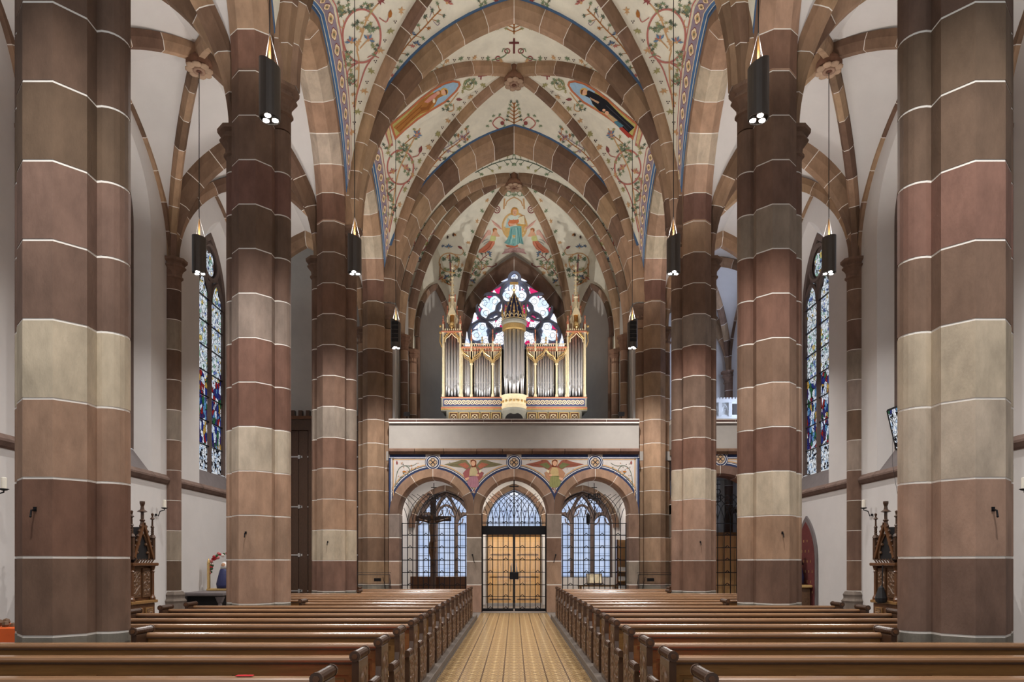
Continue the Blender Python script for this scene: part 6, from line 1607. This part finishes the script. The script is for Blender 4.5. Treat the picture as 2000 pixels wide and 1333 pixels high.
for e, nm in ((-1,'l'),(1,'r')):
    xa, xb = sorted((2.58+e*.01, 2.58+e*.22))
    MB().add([(xa,21.84,.86),(xb,21.84,.86),(xb,21.96,1.13),(xa,21.96,1.13),(xa,21.86,.85),(xb,21.86,.85),(xb,21.98,1.12),(xa,21.98,1.12)], [(0,1,2,3),(7,6,5,4),(0,4,5,1),(1,5,6,2),(2,6,7,3),(3,7,4,0)]).build('page_block', GOLDL, T)
pp = MB().cbox(2.08, 2.28, 21.78, 22.0, .793, .8, .002).build('paper_sheets', WHITE); tag(pp, 'white paper sheets on the table behind the right gate', 'paper')
T = thing('leaflet_shelf', 'tall wooden leaflet shelf behind the right gate by the pillar', 'shelf', (3.5, 22.0, 0))
MB().cbox(3.3, 3.34, 21.9, 22.3, 0, 2.25, .005).cbox(3.68, 3.72, 21.9, 22.3, 0, 2.25, .005).build('side_board', WOODR, T)
MB().box(3.34, 3.68, 22.28, 22.3, 0, 2.25).build('back_board', WOODO, T)
for i, z in enumerate((.25, .6, .9, 1.2)):
    sb = MB().box(3.34, 3.68, 21.92, 22.28, z, z+.02).build('shelf_board', WOODO, T)
    lf = MB().add([(3.36,21.94,z+.024),(3.66,21.94,z+.024),(3.66,22.05,z+.16),(3.36,22.05,z+.16),(3.36,21.96,z+.024),(3.66,21.96,z+.024),(3.66,22.07,z+.16),(3.36,22.07,z+.16)], [(0,1,2,3),(7,6,5,4),(0,4,5,1),(1,5,6,2),(2,6,7,3),(3,7,4,0)]).build('leaflet_stack', WHITE)
    tag(lf, 'white leaflets on the %s shelf of the leaflet rack' % ['lowest','second','third','top'][i], 'leaflets', 'leaflets behind the right gate')
MB().lathe([(.01,.0),(.03,.02),(.05,.05),(.06,.3),(.03,.34),(.01,.4)], 2.43, 22.4, 2.75, 8).tube([(2.43,22.4,3.15),(2.43,22.4,4.6)], .005, 4)
T = thing('lantern', 'small dark lantern hanging behind the right gate', 'lantern', (2.43, 22.4, 2.75))
MB().lathe([(.01,.0),(.05,.02),(.06,.05),(.065,.3),(.03,.36),(.01,.4)], 2.43, 22.4, 2.75, 8).build('body', IRON, T)
MB().tube([(2.43,22.4,3.15),(2.43,22.4,4.62)], .006, 4).build('chain', IRON, T)
# wire racks in front of the end pillars
for s, sd in ((-1,'left'),(1,'right')):
    T = thing('wire_rack', 'empty dark wire rack on the floor before the %s end pillar' % sd, 'rack', (s*4.1, 19.6, 0))
    x0, x1 = s*3.55, s*4.62
    m = MB()
    for z in (1.16, .86, .5):
        m.tube([(x0, 19.5, z), (x1, 19.5, z)], .008, 5); m.tube([(x0, 19.7, z+.05), (x1, 19.7, z+.05)], .006, 5)
    m.build('bar', IRON, T)
    for x in (x0, x1): MB().tube([(x, 19.5, 1.16), (x, 19.5, 0)], .01, 5).tube([(x, 19.5, 1.1), (x-s*.05, 19.9, .0)], .008, 5).build('leg', IRON, T)
    MB().tube([(x0+s*.2, 19.5, 1.1), (x0+s*.05, 19.5, .5)], .008, 5).build('brace', IRON, T)
    MB().box(min(x0+s*.25,x0+s*.45), max(x0+s*.25,x0+s*.45), 19.48, 19.5, .97, 1.06).build('label_holder', IRON, T)
# red carpet strip at the far right behind the last pews
rc = MB().box(4.85, 7.2, 19.2, 20.3, -.006, .02).build('carpet', RED); tag(rc, 'red carpet before the barred arch in the right aisle', 'carpet')
# hooks with irons on the gate piers
for s, sd in ((-1,'left'),(1,'right')):
    h = MB().ball((s*1.25, YW-.03, 1.74), .025).tube([(s*1.25, YW-.03, 1.74), (s*1.19, YW-.06, 1.5)], .012, 5).build('pier_hook', IRON)
    tag(h, 'slanting iron hook on the %s gate pier' % sd, 'hook')
# opened hopper vent and its cord, right wall
hv = thing('hopper_vent', 'tilted open stained glass vent low in the right aisle window', 'vent', (8.4, 14.6, 3.99))
a = [(8.4,14.2,3.99),(8.4,14.98,3.99),(8.2,14.98,4.84),(8.2,14.2,4.84)]
fr = MB()
for p, q in zip(a, a[1:]+a[:1]): fr.bar(p, q, .04)
fr.build('frame', IRON, hv)
MB().add(a+[(x-.012,y,z-.005) for x,y,z in a], [(0,1,2,3),(7,6,5,4)]).build('glass_panel', GFIG, hv)
cd = MB().tube([(8.1,14.6,4.7),(8.04,14.5,3.6),(8.06,14.25,2.6),(8.08,14.2,.7)], .005, 4).build('cord', BLACK); tag(cd, 'thin dark cord hanging from the open vent on the right wall', 'cord')
